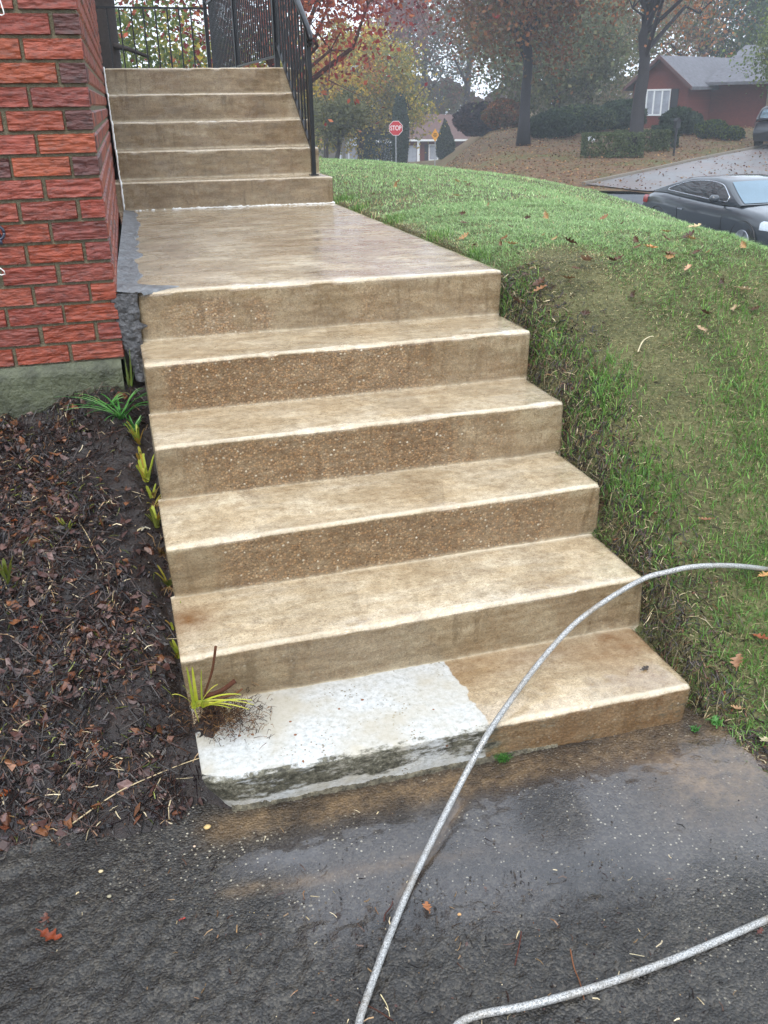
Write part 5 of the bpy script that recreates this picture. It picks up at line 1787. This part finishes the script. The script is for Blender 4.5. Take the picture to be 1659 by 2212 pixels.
# white shed and pale outbuilding
p = at(729, 341, d=92)
sh2 = empty('garden_shed', (p[0], p[1], p[2] - .4), -.25, 'white shed with a pale grey roof among the trees left of the stop sign', 'shed')
b = MB(); b.box(0, 2.3, 0, 2.4, 0, 1.5, I4); b.build('wall', simple('white_siding', lin((190, 196, 208)), .6, var=.08), sh2)
b = MB(); b.prism([(-.15, 1.45), (2.45, 1.45), (2.2, 2.1), (.15, 2.1)], -.15, 2.55, I4); b.build('roof', simple('pale_roof', lin((176, 184, 198)), .5), sh2)
b = MB(); b.box(.35, 1.0, -.03, 0, .0, 1.3, I4); b.box(1.15, 1.9, -.03, 0, 0, 1.3, I4); b.build('door', simple('grey_door', lin((128, 130, 136)), .6), sh2)
p = at(803, 352, d=98)
g2 = empty('carport', (p[0], p[1], p[2] - .3), -.25, 'pale open carport frame behind the low dark hedge', 'carport')
b = MB(); b.box(0, 2.1, 0, 3, 2.15, 2.35, I4); b.build('roof', M_WHITE, g2)
for x_ in (.02, 1.98):
    b = MB(); b.box(x_, x_ + .1, .02, .12, 0, 2.148, I4); b.build('post', M_WHITE, g2)
b = MB(); b.box(.125, 1.975, 2.6, 2.65, 0, 2.148, I4); b.build('back_panel', M_CURT, g2)


# ------------------------------------------------------------------ signs and poles
def text_mesh(s_, size, mat, parent, name='lettering'):
    cu = bpy.data.curves.new(name, 'FONT'); cu.body = s_; cu.size = size; cu.align_x = 'CENTER'; cu.align_y = 'CENTER'
    cu.extrude = .002; cu.offset = size * .012
    tmp = bpy.data.objects.new('t', cu); COL.objects.link(tmp)
    bpy.context.view_layer.update()
    me = bpy.data.meshes.new_from_object(tmp.evaluated_get(bpy.context.evaluated_depsgraph_get()))
    bpy.data.objects.remove(tmp)
    o = link(name, me, mat, parent)
    return o


M_POST = simple('galvanised_post', lin((150, 156, 162)), .5, metal=.3)
M_SRED = simple('sign_red', lin((190, 38, 48)), .45, var=.04)
M_SWHT = simple('sign_white', lin((236, 236, 238)), .45, var=.03)
M_SYEL = simple('sign_yellow', lin((214, 150, 30)), .45, var=.05)
M_BLK = simple('sign_black', (.01, .01, .012), .5)


def poly_plate(n, r_, rot, y0, y1):
    return [(r_ * math.cos(2 * math.pi * i / n + rot), r_ * math.sin(2 * math.pi * i / n + rot)) for i in range(n)]


p = at(855, 277, d=54)
gz = float(hill(p[0], p[1]))
az = math.atan2(p[0] - CAM[0], p[1] - CAM[1])
ss_ = empty('stop_sign', (p[0], p[1], gz), -az, 'red octagonal stop sign on a grey post beyond the lawn crest', 'sign')
b = MB(); b.box(-.035, .035, .02, .06, -.1, p[2] - gz + .3); b.build('post', M_POST, ss_)
T = Matrix.Translation((0, 0, p[2] - gz))
b = MB(); b.prism(poly_plate(8, .40, math.pi / 8, 0, 0), 0, .018, T); pl = b.build('sign_plate', M_SWHT, ss_)
b = MB(); b.prism(poly_plate(8, .375, math.pi / 8, 0, 0), -.004, -.0005, T); b.build('red_face', M_SRED, pl)
o = text_mesh('STOP', .30, M_SWHT, pl)
o.location = (0, -.009, p[2] - gz); o.rotation_euler = (math.radians(90), 0, 0); o.scale = (.86, 1.15, 1)

p = at(940, 292, d=66)
gz = float(hill(p[0], p[1])); az = math.atan2(p[0] - CAM[0], p[1] - CAM[1])
ws = empty('warning_sign', (p[0], p[1], gz), -az, 'orange-yellow diamond warning sign in front of the brown roof', 'sign')
b = MB(); b.box(-.035, .035, .02, .06, -.1, p[2] - gz + .2); b.build('post', M_POST, ws)
T = Matrix.Translation((0, 0, p[2] - gz))
b = MB(); b.prism([(0, -.42), (.26, 0), (0, .42), (-.26, 0)], 0, .018, T); pl = b.build('sign_plate', M_SYEL, ws)
for zz_, w_ in ((.09, .10), (0, .14), (-.09, .09)):
    b = MB(); b.box(-w_, w_, -.006, -.001, zz_ - .022, zz_ + .022, T); b.build('marking', M_BLK, pl)

p = on_hill(741, 64)
up_ = empty('utility_pole', tuple(p), 0, 'thin grey utility pole with a street lamp arm before the yellow tree', 'pole')
b = MB(); b.tube([(0, 0, 0), (-.1, 0, 5.9)], [.11, .09], 8); b.build('pole', simple('weathered_pole', lin((126, 122, 116)), .8), up_)
b = MB(); b.tube([(-.1, 0, 5.4), (.3, 0, 5.7), (.75, 0, 6.1)], .035, 6); b.build('lamp_arm', M_POST, up_)
b = MB(); b.tube([(-.1, 0, 4.9), (.45, 0, 5.5)], .025, 6); b.build('brace', M_POST, up_)
b = MB(); b.tube([(.6, 0, 6.0), (.8, 0, 6.1), (1.1, 0, 6.2)], [.05, .10, .05], 8); b.build('lamp_head', M_POST, up_)

p = hit(1455, 337)
mbx = empty('yard_post', tuple(p), 0, 'thin dark post with a small lantern top standing in the leafy yard', 'post')
b = MB(); b.tube([(0, 0, 0), (0, 0, 1.1)], .05, 8); b.build('post', M_DARK, mbx)
b = MB(); b.box(-.10, .10, -.10, .10, 1.1, 1.36); b.prism([(-.13, 1.36), (.13, 1.36), (0, 1.5)], -.13, .13, I4); b.build('lantern', M_DARK, mbx)
p = hit(1277, 308)
b = MB(); b.box(-.16, .16, -.1, .1, 0, .30); b.box(-.18, .18, -.12, .12, .303, .34)
o = b.build('utility_box', M_WHITE); o.location = p
tag(o, 'small white utility box on the leaves left of the clipped hedge', 'utility box')


# ------------------------------------------------------------------ cars
def paint(name, c):
    m = Mat(name, .3, .3)
    m.base(m.mix(m.ramp(m.noise(90, 2), [(.4, 0), (.6, .12)]), c, tuple(v * 1.8 for v in c)))
    m.b.inputs['Coat Weight'].default_value = 1.0
    m.b.inputs['Coat Roughness'].default_value = .04
    m.b.inputs['Metallic'].default_value = .1
    return m.m


M_CHR = simple('chrome_trim', lin((206, 210, 216)), .15, metal=1, var=.03)
M_TYRE = simple('tyre_rubber', (.02, .02, .02), .8)
M_RIM = simple('alloy_rim', lin((150, 152, 158)), .3, metal=.9)
M_CGL = simple('car_glass', (.03, .036, .04), .05, var=.2, sc=2, spec=1.0)
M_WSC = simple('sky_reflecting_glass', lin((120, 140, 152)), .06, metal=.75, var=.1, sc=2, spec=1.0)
M_TL = simple('tail_lamp', lin((130, 20, 26)), .2, var=.1, spec=.7)
M_HL = simple('head_lamp', lin((190, 200, 210)), .1, var=.2, spec=.9)


def car(name, label, loc, rz, P, scale=1.0, group='cars parked across the road'):
    root = empty(name, loc, rz, label, 'car', group)
    root.scale = (scale,) * 3
    L, Wd = P['L'], P['W'] / 2
    pa = paint(name + '_paint', P['col'])
    xs_ = np.linspace(-L / 2, L / 2, 61)
    nx = xs_ / L + .5                     # 0 tail .. 1 nose
    zt = np.interp(nx, P['tx'], P['tz'])   # deck, belt and hood line
    for _ in range(2): zt = np.convolve(np.pad(zt, 1, 'edge'), [.25, .5, .25], 'valid')
    hw = Wd * (1 - .16 * np.clip(np.abs(nx - .5) * 2 - .55, 0, 1) ** 1.6 * 2.2)
    prof = [(.0, .0, 'b'), (.86, .0, 'b'), (.95, .10, 'r'), (.985, .40, 'r'), (1.0, .66, 'r'), (.985, .84, 'r'), (.93, .955, 'r'), (.80, 1.0, 'r'), (.45, 1.025, 'r'), (0, 1.035, 'r')]
    g = P['gc']
    V = []; F = []
    for i, x_ in enumerate(xs_):
        for sy in (1, -1):
            for a_, h_, _ in prof:
                V.append((x_, sy * a_ * hw[i], g + h_ * (zt[i] - g)))
    m_ = len(prof)
    for i in range(60):
        for s_ in (0, 1):
            for j in range(m_ - 1):
                a0 = i * 2 * m_ + s_ * m_ + j; b0 = a0 + 2 * m_
                f = (a0, a0 + 1, b0 + 1, b0)
                F.append(f if s_ else f[::-1])
    for i in (0, 60):
        for s_ in (0, 1):
            c_ = [i * 2 * m_ + s_ * m_ + j for j in range(m_)]
            F.append(tuple(c_))
    b = MB(); b.add(V, F)
    body = b.build('body', pa, root, True)
    # greenhouse
    gx0, gx1 = P['gx']
    xs2 = np.linspace((gx0 - .5) * L, (gx1 - .5) * L, 49)
    n2 = xs2 / L + .5
    zr = np.interp(n2, P['rx'], P['rz'])
    for _ in range(3): zr = np.convolve(np.pad(zr, 1, 'edge'), [.25, .5, .25], 'valid')
    zb_ = np.interp(n2, nx, zt) - .01
    zr = np.maximum(zr, zb_)

    def half(i, h_):      # half-width on the side of the greenhouse at height fraction h_
        return Wd * (.90 - .25 * h_ ** 1.5)
    hp = [0, .2, .4, .6, .8, .92]
    V = []; F = []
    for i, x_ in enumerate(xs2):
        hh = (zr[i] - zb_[i]) / (P['rtop'] - .95)
        for sy in (1, -1):
            for h_ in hp:
                V.append((x_, sy * half(i, h_ * min(1, hh)), zb_[i] + h_ * (zr[i] - zb_[i])))
            V.append((x_, sy * half(i, .92 * min(1, hh)) * .90, zb_[i] + .985 * (zr[i] - zb_[i])))
            V.append((x_, sy * .3 * Wd, zb_[i] + 1.01 * (zr[i] - zb_[i])))
            V.append((x_, 0, zb_[i] + 1.015 * (zr[i] - zb_[i])))
    m_ = len(hp) + 3
    for i in range(48):
        for s_ in (0, 1):
            for j in range(m_ - 1):
                a0 = i * 2 * m_ + s_ * m_ + j; b0 = a0 + 2 * m_
                f = (a0, a0 + 1, b0 + 1, b0)
                F.append(f if s_ else f[::-1])
    b = MB(); b.add(V, F); b.build('roof', pa, root, True)

    def side_pt(x_, h_, sy, out=.012):
        i = int(np.argmin(abs(xs2 - x_)))
        zz0 = float(np.interp(x_, xs2, zb_)); zz1 = float(np.interp(x_, xs2, zr))
        hh = min(1, (zz1 - zz0) / (P['rtop'] - .95))
        return Vector((x_, sy * (half(0, h_ * hh) + out), zz0 + h_ * (zz1 - zz0)))

    def glass_strip(x0, x1, sy, nm='side_window'):
        n_ = 26
        xx_ = np.linspace(x0, x1, n_)
        V = []; F = []; rim = []
        lo_, hi_ = [], []
        for q in xx_:
            e = min((q - x0), (x1 - q))
            zz0 = float(np.interp(q, xs2, zb_)); zz1 = float(np.interp(q, xs2, zr))
            H_ = zz1 - zz0
            lf = .06 / max(H_, .07); hf = 1 - .085 / max(H_, .09)
            hf = max(hf, lf + .02)
            r_ = [side_pt(q, lf + (hf - lf) * t_, sy) for t_ in (0, .33, .66, 1)]
            V += r_; lo_.append(r_[0]); hi_.append(r_[3])
        for i in range(n_ - 1):
            for j in range(3):
                a0 = i * 4 + j
                F.append((a0, a0 + 1, a0 + 5, a0 + 4))
        b = MB(); b.add(V, F); w_ = b.build(nm, M_CGL, root, True)
        b = MB(); b.tube(lo_ + hi_[::-1] + [lo_[0]], .011, 5, False); b.build('window_trim', M_CHR, w_, True)
    for sy in (1, -1):
        for (a_, c_) in P['side']:
            glass_strip((a_ - .5) * L, (c_ - .5) * L, sy)
    # windscreen and rear window: patches lifted off the greenhouse
    for nm, (a_, c_) in (('windscreen', P['ws']), ('rear_window', P['rw'])):
        V = []; F = []
        n_, m2 = 12, 12
        for i in range(n_ + 1):
            q = ((a_ + (c_ - a_) * i / n_) - .5) * L
            z1_ = float(np.interp(q, xs2, zr)); z0_ = float(np.interp(q, xs2, zb_))
            hh = min(1, (z1_ - z0_) / (P['rtop'] - .95))
            hwid = half(0, .92 * hh) * .86
            for j in range(m2 + 1):
                t_ = j / m2 * 2 - 1
                V.append((q, t_ * hwid, z0_ + (z1_ - z0_) * (1.022 - .03 * t_ * t_) + .010))
        for i in range(n_):
            for j in range(m2):
                a0 = i * (m2 + 1) + j
                F.append((a0, a0 + 1, a0 + m2 + 2, a0 + m2 + 1))
        b = MB(); b.add(V, F); b.build(nm, M_WSC, root, True)
    for sx in P['groove']:
        for sy in (1, -1):
            q = (sx - .5) * L; wq = float(np.interp(q, xs_, hw)); zq = float(np.interp(q, xs_, zt))
            b = MB(); b.tube([(q + .02, sy * wq * .955, g + .12 * (zq - g)), (q, sy * wq * 1.002, g + .5 * (zq - g)), (q, sy * wq * 1.001, g + .70 * (zq - g)), (q - .02, sy * wq * .94, g + .95 * (zq - g))], .006, 5)
            b.build('door_seam', M_BLK, body)
    # wheels
    for wx in P['wx']:
        for sy in (1, -1):
            x_ = (wx - .5) * L; r_ = P['wr']; yo = sy * (Wd * .97)
            b = MB()
            b.tube([(x_, yo - sy * .20, r_), (x_, yo, r_), (x_, yo + sy * .012, r_)], [r_, r_, r_ * .93], 28); tw = b.build('wheel', M_TYRE, root)
            b = MB(); b.tube([(x_, yo + sy * .008, r_), (x_, yo + sy * .022, r_)], [r_ * .68, r_ * .64], 24)
            for q in range(5):
                an = q * 2 * math.pi / 5
                b.tube([(x_, yo + sy * .026, r_), (x_ + math.cos(an) * r_ * .62, yo + sy * .024, r_ + math.sin(an) * r_ * .62)], .028, 4)
            b.build('rim', M_RIM, tw)
            b = MB(); ar = [(x_ + math.cos(q) * r_ * 1.13, yo + sy * .006, r_ + math.sin(q) * r_ * 1.13) for q in np.linspace(-.15, math.pi + .15, 15)]
            b.tube(ar, .022, 5); b.build('wheel_arch', M_BLK, root, True)
    for sy in (1, -1):
        mx = (P['mir'] - .5) * L
        zm = float(np.interp(mx, xs2, zb_)) + .06
        b = MB()
        b.tube([(mx, sy * Wd * .86, zm - .01), (mx + .02, sy * (Wd + .05), zm + .02)], .022, 6)
        b.tube([(mx + .02, sy * (Wd + .02), zm + .03), (mx + .02, sy * (Wd + .07), zm + .055), (mx + .01, sy * (Wd + .17), zm + .06), (mx, sy * (Wd + .22), zm + .05)], [.03, .075, .075, .03], 10)
        b.build('mirror', pa, root, True)
        for nm, xx_, mt, zz_, ln in (('headlight', P['hl'], M_HL, P['hz'], .32), ('tail_light', P['tl'], M_TL, P['tlz'], .22)):
            x0 = (xx_ - .5) * L
            V = []; F = []
            for i in range(7):
                q = x0 + (i / 6 - .5) * ln
                wq = float(np.interp(q, xs_, hw)); zq = float(np.interp(q, xs_, zt))
                V += [(q, sy * (wq * 1.008), zz_ - .07), (q, sy * (wq * 1.0), zz_ + .04), (q, sy * (wq * .95), zz_ + .085)]
            for i in range(6):
                for j in (0, 1): F.append((i * 3 + j, i * 3 + j + 1, i * 3 + j + 4, i * 3 + j + 3))
            b = MB(); b.add(V, F); b.build(nm, mt, root, True)
        b = MB(); hx = (P['dh'] - .5) * L; wq = float(np.interp(hx, xs_, hw))
        b.box(hx - .09, hx + .09, min(sy * wq * .99, sy * (wq + .025)), max(sy * wq * .99, sy * (wq + .025)), P['hz'] + .06, P['hz'] + .085); b.build('door_handle', M_CHR, root)
    return root


COUPE = dict(L=4.6, W=1.84, gc=.2, col=(.03, .037, .046), tx=[0, .02, .1, .2, .35, .5, .62, .72, .85, .95, 1.0], tz=[.60, .90, .99, 1.0, .965, .935, .92, .93, .86, .74, .50],
             gx=(.10, .745), rx=[.10, .20, .33, .43, .50, .58, .745], rz=[.99, 1.14, 1.33, 1.375, 1.38, 1.34, .93], rtop=1.38, side=[(.22, .655)], ws=(.595, .735), rw=(.125, .31),
             wx=(.17, .80), wr=.33, mir=.625, hl=.93, hz=.66, tl=.045, tlz=.80, dh=.36, groove=(.33, .655))
SUV = dict(L=4.8, W=1.95, gc=.3, col=(.018, .019, .026), tx=[0, .02, .1, .3, .5, .7, .8, .95, 1.0], tz=[.75, 1.05, 1.12, 1.12, 1.1, 1.1, 1.08, 1.0, .7],
           gx=(.02, .76), rx=[.02, .08, .2, .4, .58, .76], rz=[1.1, 1.66, 1.74, 1.76, 1.70, 1.1], rtop=1.76, side=[(.10, .30), (.33, .48), (.50, .66)], ws=(.60, .75), rw=(.025, .075),
           wx=(.19, .81), wr=.38, mir=.64, hl=.95, hz=.85, tl=.03, tlz=1.0, dh=.42, groove=(.31, .49, .66))
tl = at(1396, 408, z=RZ + 1.0); hd = at(1640, 485, z=RZ + .68)
d_ = (hd - tl)[:2]; hdg = math.atan2(d_[1], d_[0])
side = np.array([math.cos(hdg + math.pi / 2), math.sin(hdg + math.pi / 2)])
mid = tl[:2] + np.array([math.cos(hdg), math.sin(hdg)]) * 2.1 + side * .86
print('car', tl, hd, np.linalg.norm(d_), math.degrees(hdg))
car('coupe', 'dark grey two-door coupe parked on the road just past the lawn', (mid[0], mid[1], RZ), hdg, COUPE)
p = hit(1725, 322)
q_ = math.atan2(CAM[1] - p[1], CAM[0] - p[0])
car('suv', 'dark SUV parked on the driveway cut off by the right edge', (p[0] + .6, p[1] + 1.5, p[2] + .03), q_ + math.pi - .25, SUV)

# ------------------------------------------------------------------ air
b = MB(); b.box(-215, 215, -215, 215, -8.5, 32)
m = bpy.data.materials.new('mist'); m.use_nodes = True
nt = m.node_tree; nt.nodes.remove(nt.nodes['Principled BSDF'])
pv = nt.nodes.new('ShaderNodeVolumePrincipled')
pv.inputs['Color'].default_value = (.84, .91, 1.0, 1)
pv.inputs['Density'].default_value = .0018
pv.inputs['Anisotropy'].default_value = .2
nt.links.new(pv.outputs[0], nt.nodes['Material Output'].inputs['Volume'])
tag(b.build('haze', m), kind='stuff')
